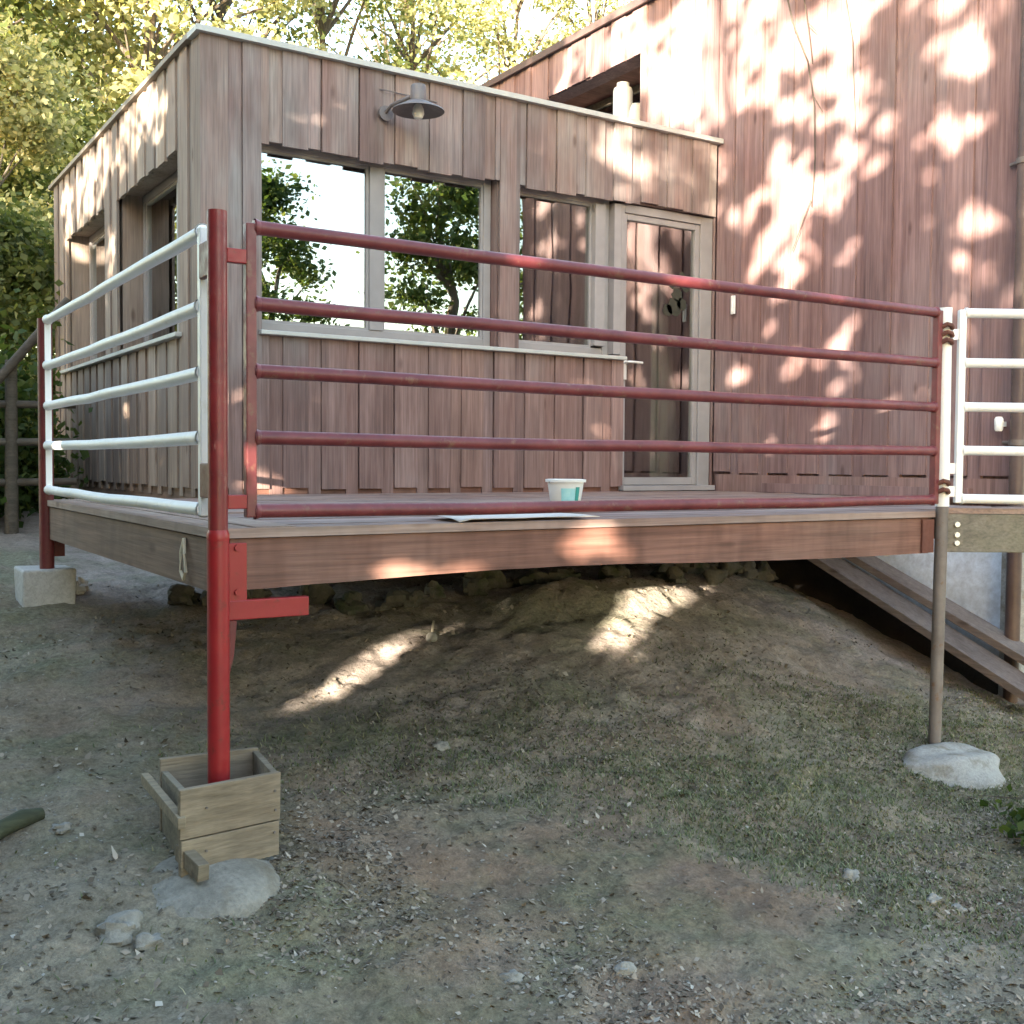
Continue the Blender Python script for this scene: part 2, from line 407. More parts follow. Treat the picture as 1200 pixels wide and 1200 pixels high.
def ground_z(x, y, detail=True):
    x = np.asarray(x, float); y = np.asarray(y, float); sh = x.shape; x = x.ravel(); y = y.ravel()
    xc = np.clip(x, -10, 15); yc = np.clip(y, -9, 21)
    out = np.empty_like(x)
    for i in range(0, len(x), 20000):
        a = xc[i:i + 20000]; b = yc[i:i + 20000]
        out[i:i + 20000] = tps(np.hypot(a[:, None] - CP[None, :, 0], b[:, None] - CP[None, :, 1])) @ _w[:_n] + _w[_n] + _w[_n + 1] * a + _w[_n + 2] * b
    out += .085 * np.exp(-(((x - 3.95) / .6) ** 2 + ((y - 5.22) / .24) ** 2) ** 2) * (.75 + .5 * vnoise(x * 7, y * 7))
    if detail:
        out += (vnoise(x * 1.7, y * 1.7) - .5) * .07 + (vnoise(x * 5 + 9, y * 5) - .5) * .035 + (vnoise(x * 14, y * 14 + 3) - .5) * .026 + (vnoise(x * 29, y * 29 + 3) - .5) * .017
    return out.reshape(sh)
def gz(x, y): return float(ground_z(np.array([x]), np.array([y]))[0])
def axis_pts(lo, a, b, hi, step):
    d = np.arange(a, b, step); g1 = a - np.geomspace(step, a - lo, 34); g2 = b + np.geomspace(step, hi - b, 34)
    return np.concatenate([g1[::-1], d, g2])
xs = axis_pts(-260, -0.2, 6.6, 260, 0.028); ys = axis_pts(-260, 1.4, 7.0, 260, 0.028)
GX, GY = np.meshgrid(xs, ys, indexing='ij')
GZ = ground_z(GX, GY)
nx, ny = GX.shape
idx = np.arange(nx * ny).reshape(nx, ny)
Fq = np.stack([idx[:-1, :-1], idx[1:, :-1], idx[1:, 1:], idx[:-1, 1:]], -1).reshape(-1, 4)
def ground_mat():
    m, t, b, _ = nt('trodden_soil')
    p = pos(t, (1, 1, 1), False)
    n1 = noise(t, p, 0.9, 4, 0.6); n2 = noise(t, p, 4.5, 6, 0.65); n3 = noise(t, p, 38, 6, 0.7); n4 = noise(t, p, 130, 3, 0.7)
    dirt = ramp(t, n2, ((0.28, (0.175, 0.148, 0.112)), (0.5, (0.262, 0.228, 0.178)), (0.72, (0.34, 0.30, 0.24))))
    brown = ramp(t, n2, ((0.3, (0.185, 0.132, 0.098)), (0.7, (0.29, 0.218, 0.168))))
    green = ramp(t, n3, ((0.3, (0.11, 0.125, 0.075)), (0.7, (0.19, 0.21, 0.13))))
    c = mixc(t, ramp(t, n1, ((0.40, (0, 0, 0)), (0.60, (1, 1, 1)))), dirt, brown)
    # soil under the deck, painted paler to make up for missing light
    sx_ = t.nodes.new('ShaderNodeSeparateXYZ'); t.links.new(pos(t, (1, 1, 1), False), sx_.inputs[0])
    ad_ = N(t, 'ShaderNodeMath', _operation='ADD'); t.links.new(sx_.outputs[1], ad_.inputs[0]); t.links.new(n2, ad_.inputs[1])
    mr_ = N(t, 'ShaderNodeMapRange'); mr_.inputs['From Min'].default_value = 4.2; mr_.inputs['From Max'].default_value = 5.2; t.links.new(ad_.outputs[0], mr_.inputs[0])
    mx_ = N(t, 'ShaderNodeMapRange'); mx_.inputs['From Min'].default_value = 0.9; mx_.inputs['From Max'].default_value = 1.7; t.links.new(sx_.outputs[0], mx_.inputs[0])
    mm_ = N(t, 'ShaderNodeMath', _operation='MULTIPLY'); t.links.new(mr_.outputs[0], mm_.inputs[0]); t.links.new(mx_.outputs[0], mm_.inputs[1])
    c = mixc(t, mm_.outputs[0], c, ramp(t, n2, ((0.3, (0.28, 0.235, 0.215)), (0.7, (0.41, 0.36, 0.335)))))
    n5 = noise(t, pos(t, (0.8, 1.1, 0.5), False), 1.35, 4, 0.65)
    c = mixc(t, ramp(t, n5, ((0.45, (0, 0, 0)), (0.62, (0.6,) * 3))), c, green)
    c = mixc(t, 0.9, c, ramp(t, n3, ((0.28, (0.55,) * 3), (0.5, (0.95,) * 3), (0.72, (1.3,) * 3))), 'MULTIPLY')
    c = mixc(t, 0.7, c, ramp(t, n4, ((0.3, (0.7,) * 3), (0.7, (1.2,) * 3))), 'MULTIPLY')
    t.links.new(c, b.inputs['Base Color']); b.inputs['Roughness'].default_value = 0.95
    b.inputs['Specular IOR Level'].default_value = 0.2
    bump(t, b, n3, 0.8, 0.02)
    return m
M['ground'] = ground_mat()
ground = np_mesh('ground', np.stack([GX, GY, GZ], -1).reshape(-1, 3), Fq, M['ground'], smooth=True)
tag(ground, kind='structure')

# ------------------------------------------------------------------ annex building
WX, WY, TX = 2.11, 6.926, 6.42
WXB, WYB = 11.76, 0  # far end of the side wall
FAR = 11.76
annex = thing('timber_annex', (WX, WY, 0), 'single-storey flat-roofed timber annex with wide windows behind the deck', 'building')

def wall_boards(parent, mat, axis, fixed, sign, a0, a1, z0, z1, openings, pitch, wide, seed):
    """board-on-board cladding. axis 0: wall runs along X at Y=fixed facing sign; axis 1: runs along Y at X=fixed"""
    rnd = random.Random(seed)
    k = 0; a = a0
    def seg(lo, hi, zb, zt, outer):
        f0, f1 = (-0.010, 0.012) if outer else (0.004, 0.034)
        fa, fb = sorted((fixed + sign * -f0, fixed + sign * -f1))
        mb = MB(); w = rnd.uniform(-.003, .003)
        p = [(lo, fa), (hi, fb)]
        if axis == 0: mb.box((lo + w, fa, zb), (hi + w, fb, zt), 0.0015)
        else: mb.box((fa, lo + w, zb), (fb, hi + w, zt), 0.0015)
        mb.build('board', mat, parent)
    while a < a1 - 0.02:
        for outer, w in ((True, wide), (False, pitch - wide)):
            lo = a + (rnd.uniform(0, .004) if outer else 0.002); hi = a + w - (rnd.uniform(0, .004) if outer else 0.002)
            a += w
            lo, hi = max(lo, a0), min(hi, a1)
            if hi - lo < 0.02: continue
            # vertical pieces after cutting openings
            pieces = [(z0 + (rnd.uniform(0, .012) if outer else -0.05), z1)]
            cuts = [(lo, hi)]
            xs_ = sorted({lo, hi, *[e for o in openings for e in o[:2] if lo + .006 < e < hi - .006]})
            for s0, s1 in zip(xs_[:-1], xs_[1:]):
                mid = (s0 + s1) / 2; segs = list(pieces)
                for (oa, ob, oz0, oz1) in openings:
                    if oa - .004 <= mid <= ob + .004:
                        ns = []
                        ext = rnd.uniform(-.012, .02) if outer else rnd.uniform(-.01, .008)
                        for (p0, p1) in segs:
                            if oz0 > p0: ns.append((p0, min(p1, oz0)))
                            if oz1 < p1: ns.append((max(p0, oz1 - ext), p1))
                        segs = ns
                for p0, p1 in segs:
                    if p1 - p0 > 0.03: seg(s0, s1, p0, p1, outer)
        k += 1

OPEN_FB = [(2.43, 4.28, 1.06, 2.305), (4.41, 5.43, 1.06, 2.295), (5.43, 6.395, -0.1, 2.265)]
OPEN_F = [(2.49, 4.28, 1.06, 2.25), (4.46, 5.43, 1.06, 2.25), (5.43, 6.395, -0.1, 2.265)]
OPEN_LB = [(7.47, 9.11, 1.06, 2.302), (9.515, 11.08, 1.06, 2.312)]
OPEN_L = [(7.47, 9.11, 1.06, 2.26), (9.515, 11.08, 1.06, 2.275)]
def backing(name, mat, parent, axis, f0, f1, a0, a1, z0, z1, openings):
    xs_ = sorted({a0, a1, *[e for o in openings for e in o[:2]]})
    mb = MB()
    for s0, s1 in zip(xs_[:-1], xs_[1:]):
        mid = (s0 + s1) / 2; segs = [(z0, z1)]
        for (oa, ob, oz0, oz1) in openings:
            if oa < mid < ob:
                ns = []
                for p0, p1 in segs:
                    if oz0 > p0: ns.append((p0, oz0))
                    if oz1 < p1: ns.append((oz1, p1))
                segs = ns
        for p0, p1 in segs:
            if axis == 0: mb.box((s0, f0, p0), (s1, f1, p1))
            else: mb.box((f0, s0, p0), (f1, s1, p1))
    return mb.build(name, mat, parent)
M['wallcore'] = M['inside']
ZR = 2.86
fw = backing('wall', M['cladding'], annex, 0, WY + .036, WY + .20, WX + .036, TX - .01, -0.02, ZR, OPEN_FB)
wall_boards(fw, M['cladding'], 0, WY, -1, WX - .012, TX - .03, 0.03, ZR, OPEN_F, 0.268, 0.178, 11)
lw = backing('wall', M['cladding_side'], annex, 1, WX + .036, WX + .20, WY + .205, FAR, -0.02, ZR, OPEN_LB)
wall_boards(lw, M['cladding_side'], 1, WX, -1, WY + .004, FAR, 0.03, ZR, OPEN_L, 0.268, 0.178, 12)
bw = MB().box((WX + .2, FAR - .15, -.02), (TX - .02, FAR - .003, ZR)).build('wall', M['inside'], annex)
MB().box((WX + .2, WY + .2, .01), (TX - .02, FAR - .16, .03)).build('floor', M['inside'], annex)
# skirting plank and stone plinth
MB().box((WX + .01, WY + .016, -.10), (5.425, WY + .032, .085)).build('skirting_plank', M['beam'], annex)
MB().box((WX + .016, WY + .04, -.12), (WX + .032, FAR, .085)).build('skirting_plank', M['beam_y'], annex)
MB().box((WX + .06, WY + .06, -1.3), (TX - .02, WY + .3, -.03)).build('plinth', M['stone'], annex)
MB().box((WX + .06, WY + .31, -1.0), (WX + .3, FAR, -.03)).build('plinth', M['stone'], annex)
# roof
roof = MB().box((WX + .02, WY + .02, ZR + .004), (TX - .005, FAR, ZR + .05)).build('roof', M['roofing'], annex)
cop = MB()
cop.obox((WX - .045, WY - .05, ZR - .012), (1, 0, 0), (0, 1, 0), (0, 0, 1), TX - WX + .03, .20, .036)
cop.build('coping', M['zinc'], roof)
MB().box((WX - .04, WY + .152, ZR + .002), (WX + .14, FAR + .03, ZR + .036)).build('coping', M['zinc_shaded'], roof)

# windows: frame, mullion, panes, sill
def window(axis, fixed, a0, a1, z0, z1, mull, panes, fr=0.06, blind=False, back=.11, gl='glass'):
    """frame set back in the opening"""
    d0, d1 = fixed + back, fixed + back + .06
    def bx(mb, p, q, za, zb, e0=0.0, e1=0.0):
        if axis == 0: mb.box((p, d0 + e0, za), (q, d1 + e1, zb))
        else: mb.box((d0 + e0, p, za), (d1 + e1, q, zb))
    mb = MB()
    bx(mb, a0, a0 + fr, z0, z1); bx(mb, a1 - fr, a1, z0, z1)
    bx(mb, a0 + fr, a1 - fr, z0, z0 + fr); bx(mb, a0 + fr, a1 - fr, z1 - fr, z1)
    w = mb.build('window', M['joinery'], annex, bevel=.004)
    for m0, m1 in mull:
        mm = MB(); bx(mm, m0, m1, z0 + fr + .001, z1 - fr - .001, -.008, .008); mm.build('mullion', M['joinery'], w, bevel=.004)
    for p0, p1 in panes:
        bd = MB(); e = .018
        bx(bd, p0, p0 + e, z0 + fr, z1 - fr, .012, -.02); bx(bd, p1 - e, p1, z0 + fr, z1 - fr, .012, -.02)
        bx(bd, p0 + e, p1 - e, z0 + fr, z0 + fr + e, .012, -.02); bx(bd, p0 + e, p1 - e, z1 - fr - e, z1 - fr, .012, -.02)
        bd.build('glazing_bead', M['joinery'], w)
        pm = MB()
        g = (d0 + d1) / 2
        if axis == 0: pm.box((p0, g - .003, z0 + fr), (p1, g + .003, z1 - fr))
        else: pm.box((g - .003, p0, z0 + fr), (g + .003, p1, z1 - fr))
        pm.build('pane', M[gl], w)
        if blind:
            bm_ = MB()
            n = 9; wd = (p1 - p0) * .98
            for i in range(n):
                q0 = p1 - wd + wd * i / n
                bm_.box((d1 + .03 + .02 * (i % 2), q0, z0 + .02), (d1 + .038 + .02 * (i % 2), q0 + wd / n * 1.02, z1 - .02))
            bm_.build('curtain', M['curtain'], w)
    return w
window(0, WY, 2.44, 4.275, 1.062, 2.30, [(3.30, 3.405)], [(2.50, 3.30), (3.405, 4.214)])
window(0, WY, 4.42, 5.36, 1.062, 2.29, [], [(4.48, 5.20)], fr=.06, gl='glass_door')
MB().box((5.20, WY + .07, 1.135), (5.299, WY + .135, 2.229)).build('casement_stile', M['joinery'], annex, bevel=.004)
MB().box((5.361, WY + .04, 1.076), (5.428, WY + .14, 2.245)).build('post_cover', M['joinery'], annex)
window(1, WX, 7.475, 9.105, 1.062, 2.30, [(8.05, 8.13)], [(7.536, 8.05), (8.13, 9.044)], blind=True, back=.19, gl='glass_side')
window(1, WX, 9.52, 11.075, 1.062, 2.31, [(10.06, 10.14)], [(9.581, 10.06), (10.14, 11.014)], blind=True, back=.19, gl='glass_side')
sl = MB(); sl.obox((2.47, WY - .06, 1.025), (1, 0, 0), (0, 1, -.0), (0, 0, 1), 2.955, .22, .028); sl.build('sill', M['zinc'], annex, bevel=.005)
sl = MB(); sl.box((WX - .055, 7.34, 1.025), (WX + .24, 11.3, 1.055)); sl.build('sill', M['zinc'], annex, bevel=.005)
# door
dm = MB(); D0, D1 = WY + .05, WY + .13
dm.box((5.436, D0, .0), (5.472, D1, 2.255)); dm.box((6.262, D0, .0), (6.39, D1, 2.255)); dm.box((5.472, D0, 2.19), (6.262, D1, 2.255))
door = dm.build('door', M['joinery'], annex, bevel=.004)
lf = MB(); lf.box((5.474, D0 + .015, .05), (5.505, D1 - .01, 2.187)); lf.box((6.215, D0 + .015, .05), (6.26, D1 - .01, 2.187))
lf.box((5.505, D0 + .015, .05), (6.215, D1 - .01, .11)); lf.box((5.505, D0 + .015, 2.14), (6.215, D1 - .01, 2.187))
lf.build('door_leaf', M['joinery'], door, bevel=.004)
MB().box((5.503, D0 + .04, .108), (6.217, D0 + .048, 2.142)).build('pane', M['glass_door'], door)
MB().box((5.41, WY - .05, .006), (6.37, D1, .046)).build('threshold', M['joinery'], door, bevel=.004)
hd = MB(); hd.box((5.476, D0 + .0, .885), (5.504, D0 + .014, 1.065)); hd.tube([(5.49, D0, 1.02), (5.49, D0 - .05, 1.02), (5.505, D0 - .055, 1.02), (5.62, D0 - .055, 1.018)], .010, 10)
hd.build('handle', M['handle'], door, smooth=True)
st = MB()   # leaf-shaped sticker on the glass
def lobe(cx, cz, r):
    pts = [(cx + r * (1 + .14 * math.sin(5 * a + cx * 9)) * math.cos(a), D0 + .0385, cz + r * (1 + .14 * math.cos(4 * a + cz * 7)) * math.sin(a)) for a in [2 * math.pi * i / 12 for i in range(12)]]
    st.poly(pts, (0, -.001, 0))
for q in ((6.02, 1.50, .075), (6.10, 1.53, .05), (5.95, 1.47, .05), (6.05, 1.60, .055), (6.14, 1.68, .05), (6.0, 1.68, .035), (6.10, 1.75, .04)): lobe(*q)
st.build('sticker', M['decal'], door)
MB().box((5.88, D0 + .052, 1.12), (6.16, D0 + .054, 1.60)).build('paper_notice', M['paper'], door)
cv = MB()
for i in range(8):
    cv.box((5.82 + .05 * i, D0 + .075 + .012 * (i % 2), .09), (5.871 + .05 * i, D0 + .08 + .012 * (i % 2), 2.16))
cv.build('curtain', M['curtain'], door)

# ------------------------------------------------------------------ tall wing
tall = thing('tall_timber_wing', (TX, 4.25, 0), 'tall reddish timber-clad wing dappled with sunlight at right', 'building')
OPEN_T = [(7.975, 9.9, 3.22, 3.92)]
tw = backing('wall', M['cladding_tall'], tall, 1, TX + .036, TX + .22, 4.25, 13.0, -0.1, 4.33, OPEN_T)
wall_boards(tw, M['cladding_tall'], 1, TX, -1, 4.235, 6.93 + .01, 0.15, 4.33, [], 0.315, 0.215, 21)
wall_boards(tw, M['cladding_tall'], 1, TX, -1, 6.945, 13.0, 2.92, 4.33, OPEN_T, 0.315, 0.215, 22)
tf = MB().box((TX + .225, 4.25, -1.6), (11.0, 4.45, 4.33)).build('wall', M['cladding_tall'], tall)
wall_boards(tf, M['cladding_tall'], 0, 4.214, -1, TX + .04, 11.0, 0.15, 4.33, [], 0.315, 0.215, 23)
MB().box((TX + .23, 12.8, -.1), (11, 13, 4.33)).build('wall', M['inside'], tall)
MB().box((11.0, 4.25, -1.6), (11.2, 13, 4.33)).build('wall', M['cladding_tall'], tall)
MB().box((TX + .12, 7.9, 3.19), (TX + .9, 9.95, 3.218)).build('sill', M['dark_wood'], tall)
tr_ = MB().box((TX - .03, 4.2, 4.335), (11.1, 13.05, 4.37)).build('roof', M['roofing'], tall)
MB().box((TX - .055, 4.16, 4.318), (TX - .032, 13.05, 4.385)).build('coping', M['pipe'], tr_)
wnd = MB()
for (a, b, c, d) in ((7.99, 9.88, 3.225, 3.28), (7.99, 9.88, 3.85, 3.915), (7.99, 8.05, 3.281, 3.849), (9.82, 9.88, 3.281, 3.849), (8.9, 8.96, 3.281, 3.849)):
    wnd.box((TX + .5, a, c), (TX + .56, b, d))
wn_ = wnd.build('window', M['dark_wood'], tall)
MB().box((TX + .525, 8.05, 3.28), (TX + .53, 9.82, 3.85)).build('pane', M['glass_door'], wn_)
MB().box((TX + .23, 7.9, 3.925), (TX + 1.2, 9.95, 3.96)).build('soffit', M['beam'], tall)
MB().box((TX + .23, 7.9, 3.225), (TX + 1.2, 7.97, 3.92)).build('reveal', M['beam'], tall)
for i, (za, zb, y0) in enumerate(((.006, .138, 4.24),)):
    MB().box((TX - .002, 4.24, za - .03), (TX + .03, 6.92, zb)).build('skirting_plank', M['cladding_tall'], tall)
MB().box((TX - .05, 4.5, .004), (TX - .004, 6.35, .075)).build('skirting_plank', M['cladding_tall'], tall)
bs = MB().box((TX + .05, 4.30, -2.0), (TX + .22, 6.9, -.105)).build('basement_wall', M['render_wall'], tall)
MB().poly([(TX + .03, 6.88, -.3), (TX + .03, 5.75, -.44), (TX + .03, 4.31, -1.12), (TX + .03, 4.31, -2), (TX + .03, 6.88, -2)], (.018, 0, 0)).build('painted_void_shade', M['void_shade'], tall)  # dark panel: shade of the void under the planks, painted on
MB().box((TX + .03, 4.24, -2.0), (TX + .222, 4.30, -.106)).build('corner_pilaster', M['concrete'], tall)

# things on the sill of the upper window
b_ = thing('white_canister', (6.56, 8.42, 3.219), 'tall white plastic canister on the sill of the upper window', 'canister')
MB().lathe((6.56, 8.42, 3.219), [(0, 0), (.085, 0), (.092, .02), (.092, .50), (.085, .525), (.06, .54), (0, .54)], 20).build('body', M['plastic'], b_, smooth=True)
MB().lathe((6.56, 8.42, 3.757), [(.06, 0), (.06, .035), (0, .035)], 14).build('cap', M['plastic'], b_, smooth=True)
for i, (yy, h, m, lab) in enumerate(((8.2, .30, 'curtain', 'squat grey pot right of the white canister in upper window'), (8.66, .26, 'cyan', 'small pale blue jar left of the white canister in upper window'))):
    p = thing('storage_pot', (6.55, yy, 3.219), lab, 'pot')
    MB().lathe((6.55, yy, 3.219), [(0, 0), (.06, 0), (.075, .05), (.08, h * .7), (.055, h), (0, h)], 16).build('body', M[m], p, smooth=True)
    MB().lathe((6.55, yy, 3.219 + h), [(.05, 0), (.05, .02), (0, .02)], 12).build('lid', M['zinc'], p, smooth=True)
# downpipe on the corner
dp = thing('downpipe', (TX - .06, 4.20, -1.3), 'dark brown downpipe on the corner of the tall wing', 'pipe')
MB().tube([(TX - .05, 4.16, -1.4), (TX - .05, 4.16, 4.3)], .045, 14).build('pipe', M['pipe'], dp, smooth=True)
for z in (.35, 2.08, 3.6):
    MB().tube([(TX - .05, 4.16, z), (TX - .05, 4.16, z + .035)], .052, 14).tube([(TX - .05, 4.205, z + .018), (TX - .03, 4.27, z + .018)], .012, 8).build('bracket', M['steel'], dp, smooth=True)
# small things on the tall wall
tg = thing('wall_thermometer', (TX - .02, 6.72, 1.44), 'narrow white thermometer on the tall wall right of the door', 'thermometer')
MB().box((TX - .034, 6.70, 1.44), (TX - .020, 6.745, 1.59)).build('backplate', M['plastic'], tg, bevel=.004)
MB().tube([(TX - .038, 6.722, 1.46), (TX - .038, 6.722, 1.57)], .004, 8).build('glass_tube', M['bulb'], tg)
cu = thing('white_bulkhead_lamp', (TX - .075, 4.275, .44), 'small white unlit bulkhead lamp low beside the downpipe', 'lamp')
MB().lathe((TX - .075, 4.275, .44), [(0, 0), (.02, 0), (.026, .012), (.028, .075), (.02, .09), (0, .09)], 16).build('shade', M['bulb'], cu, smooth=True)
MB().box((TX - .06, 4.262, .47), (TX - .014, 4.288, .50)).build('bracket', M['white'], cu)
# dry climbing stems hanging down the wall from the roof edge
vn = thing('dry_vine', (6.36, 5.9, 4.36), 'dry leafless vine stems hanging down the tall wall from roof', 'vine')
for pts, r in (([(6.37, 6.25, 4.37), (6.33, 6.17, 3.9), (6.33, 6.07, 3.55), (6.34, 5.92, 3.22), (6.375, 5.88, 2.9), (6.385, 5.87, 2.5), (6.39, 5.9, 2.15)], .008),
               ([(6.37, 6.0, 4.37), (6.33, 5.97, 3.75), (6.34, 5.92, 3.45), (6.36, 5.89, 3.19)], .006),
               ([(6.37, 5.62, 4.37), (6.34, 5.58, 3.6), (6.35, 5.51, 3.25), (6.38, 5.52, 3.0), (6.39, 5.5, 2.6)], .005),
               ([(6.35, 5.93, 3.5), (6.36, 5.86, 3.42)], .003), ([(6.37, 5.88, 2.95), (6.38, 5.80, 2.82)], .003), ([(6.38, 5.90, 2.2), (6.385, 6.08, 1.85)], .004)):
    MB().tube(pts, [r * (1 - .5 * i / len(pts)) for i in range(len(pts))], 6).build('stem', M['bark'], vn, smooth=True)

# barn lamp on the annex front
lx, ly, lz = 3.48, WY - .26, 2.565
lp = thing('barn_wall_lamp', (lx, WY, lz), 'dark round-shaded barn lamp on the annex front above the window', 'lamp')
MB().lathe((lx, ly, lz), [(.012, .055), (.05, .045), (.075, .035), (.17, -.012), (.175, -.022), (.168, -.016), (.06, .02), (.0, .02)], 32).build('shade', M['lamp_metal'], lp, smooth=True)
MB().lathe((lx, ly, lz + .035), [(.052, 0), (.052, .10), (.045, .115), (0, .115)], 20).build('lamp_neck', M['lamp_metal'], lp, smooth=True)
MB().lathe((lx, ly, lz - .075), [(0, 0), (.028, .008), (.04, .035), (.036, .07), (.025, .095)], 16).build('bulb', M['bulb'], lp, smooth=True)
MB().tube([(lx - .13, WY - .02, lz + .0), (lx - .13, WY - .12, lz + .03), (lx - .05, ly + .02, lz + .07)], .013, 10).build('arm', M['lamp_metal'], lp, smooth=True)
MB().tube([(lx - .13, WY - .018, lz), (lx - .13, WY - .045, lz)], .05, 18).build('wall_plate', M['lamp_metal'], lp, smooth=True)
MB().tube([(lx - .17, WY - .022, lz + .16), (lx + .05, WY - .024, lz + .155), (lx + .27, WY - .022, lz + .15)], .004, 6).build('cable', M['lamp_metal'], lp)

# ------------------------------------------------------------------ deck
PX, PY = 1.097, 3.452
deck = thing('timber_deck', (PX, PY, -.2), 'raised timber deck on steel posts in front of the annex', 'deck')
y = PY + .012; rnd = random.Random(3); i = 0
while y < 6.90:
    x0 = 1.36 if y < 6.20 else 2.09
    if y > 6.35: x0 = 2.15
    w = .142
    x1 = 4.66 if y < 3.6 else (5.42 if y < 4.95 else TX - .012)  # added gap in the boards, lets skylight down to the basement wall
    dz = rnd.uniform(-.004, .003)
    y2 = min(y + w, 6.918)
    MB().box((x0, y, -.030 + dz), (x1, y2, dz), .0015).build('deck_board', M['deck'], deck)
    y += w + .007; i += 1
for k in range(2):   # border boards along the left edge
    MB().box((1.075 + k * .142, PY - .012, -.031 + .002 * k), (1.075 + k * .142 + .136, 6.36, -.001 + .003 * k), .0015).build('deck_board', M['deck_y'], deck)
MB().box((1.075, PY - .035, -.030), (4.59, PY + .0, .0), .001).build('edge_board', M['deck'], deck)
fb = MB(); nseg = 24; bx0, bx1 = 1.13, 4.56
vv = []
for j in range(nseg + 1):
    t_ = j / nseg; x = bx0 + (bx1 - bx0) * t_
    zb = -.203 + .028 * math.exp(-((t_ - .35) / .28) ** 2) + rnd.uniform(-.0015, .0015)
    vv.append((x, zb))
for x, zb in vv: fb.v += [(x, PY - .022, zb), (x, PY - .022, -.034), (x, PY + .028, -.034), (x, PY + .028, zb)]
for j in range(nseg):
    a = 4 * j; b = a + 4
    fb.f += [(a, b, b + 1, a + 1), (a + 1, b + 1, b + 2, a + 2), (a + 2, b + 2, b + 3, a + 3), (a + 3, b + 3, b, a)]
fb.f += [(0, 1, 2, 3), (4 * nseg + 3, 4 * nseg + 2, 4 * nseg + 1, 4 * nseg)]
fb.build('fascia', M['beam'], deck)
MB().box((1.085, PY + .03, -.205), (1.128, 6.33, -.036)).build('fascia', M['beam_y'], deck)
MB().box((1.13, 6.29, -.205), (2.1, 6.33, -.036)).build('fascia', M['beam'], deck)
for k in range(8):
    x = 1.6 + .6 * k
    MB().box((x, PY + .03, -.18), (x + .05, 6.28 if x < 2.1 else 6.90, -.036)).build('joist', M['beam_y'], deck)
# dark block end at the right of the fascia
MB().box((4.50, PY - .034, -.20), (4.585, PY - .024, -.04)).build('end_plate', M['rust'], deck)
# walkway to the right (diagonal)
U = Vector((0.84375, -0.53667, 0)); Wv = Vector((0.53667, 0.84375, 0)); Zv = Vector((0, 0, 1))
wo = Vector((4.660, PY - .045, 0))
wk = thing('timber_walkway', (4.72, 3.42, -.2), 'narrow weathered timber walkway leading right off the deck', 'walkway')
MB().obox(wo + Vector((0, 0, -.20)), U, Wv, Zv, 3.2, .06, .185).build('beam', M['old_beam'], wk, bevel=.004)
for k in range(3):
    ln = 3.2 if k < 5 else 3.2 - .16 * (k - 4)
    st_ = (.11 + .142 * k) * .64 * 0 
    MB().obox(wo + Wv * (.0 + .147 * k) + U * (.12 + .22 * k if k else 0) + Vector((0, 0, -.013)), U, Wv, Zv, ln - .25 * k if k else 3.2, .14, .026).build('deck_board', M['deck'], wk)
for z in (-.065, -.115, -.155):
    MB().tube([wo + U * .05 + Vector((0, 0, z)) - Wv * .0, wo + U * .05 + Vector((0, 0, z)) - Wv * .016], .013, 8).build('bolt', M['brass'], wk, smooth=True)

# ------------------------------------------------------------------ posts
RZ = [.055, .287, .495, .705, .942]
p1 = thing('corner_post', (PX, PY, -.95), 'bright red steel corner post standing in the wooden formwork box', 'post')
px_, py_ = 1.077, PY - .068
MB().tube([(px_, py_, -1.0), (px_, py_, -.02)], .034, 20).build('lower_tube', M['red'], p1, smooth=True)
MB().tube([(px_, py_, -.021), (px_, py_, .975)], .030, 20).build('upper_tube', M['red_post'], p1, smooth=True)
MB().lathe((px_, py_, -.022), [(.0295, .022), (.0348, .008), (.0348, -.008), (.0342, -.012)], 20).build('collar', M['red'], p1, smooth=True)
MB().box((px_ + .034, PY - .052, -.235), (px_ + .098, PY - .036, -.045)).build('bracket_plate', M['red'], p1, bevel=.003)
MB().box((px_ + .034, PY - .054, -.288), (px_ + .305, PY - .024, -.226)).build('bracket_arm', M['red'], p1, bevel=.003)
MB().poly([(px_ + .0345, PY - .06, -.289), (px_ + .062, PY - .06, -.289), (px_ + .052, PY - .06, -.40), (px_ + .0345, PY - .06, -.47)], (0, .012, 0)).build('gusset', M['red_dark'], p1)
for z in (-.06, -.20):
    MB().tube([(px_ + .066, PY - .052, z), (px_ + .066, PY - .062, z)], .011, 6).build('bolt', M['red'], p1)

p2 = thing('left_post', (PX, 6.30, -.37), 'dark red steel post on pale concrete block at far left of deck', 'post')
MB().tube([(PX - .02, 6.27, -.37), (PX - .02, 6.27, .95)], .037, 18).build('tube', M['red_dark'], p2, smooth=True)
MB().box((PX + .018, 6.27, -.30), (PX + .07, 6.285, -.07)).build('bracket_plate', M['red_dark'], p2)
p2.name = 'deck_post'
blk = MB(); blk.box((PX - .15, 6.20, -.56), (PX + .11, 6.46, -.365), .008)
tag(blk.build('concrete_block', M['block'], bevel=.012), 'pale concrete block under the dark red far-left post', 'block')
for i, (dx, dy, s, lab) in enumerate(((.17, .16, .07, 'broken grey concrete lump right of the pale footing block'), (.02, .3, .09, 'small concrete chunk behind the pale footing block'))):
    r = MB().blob((PX + dx, 6.3 + dy, gz(PX + dx, 6.3 + dy) + s * .4), (s, s * .8, s * .8), 90 + i, 1, .4).build('concrete_lump', M['block'])
    tag(r, lab, 'rubble')

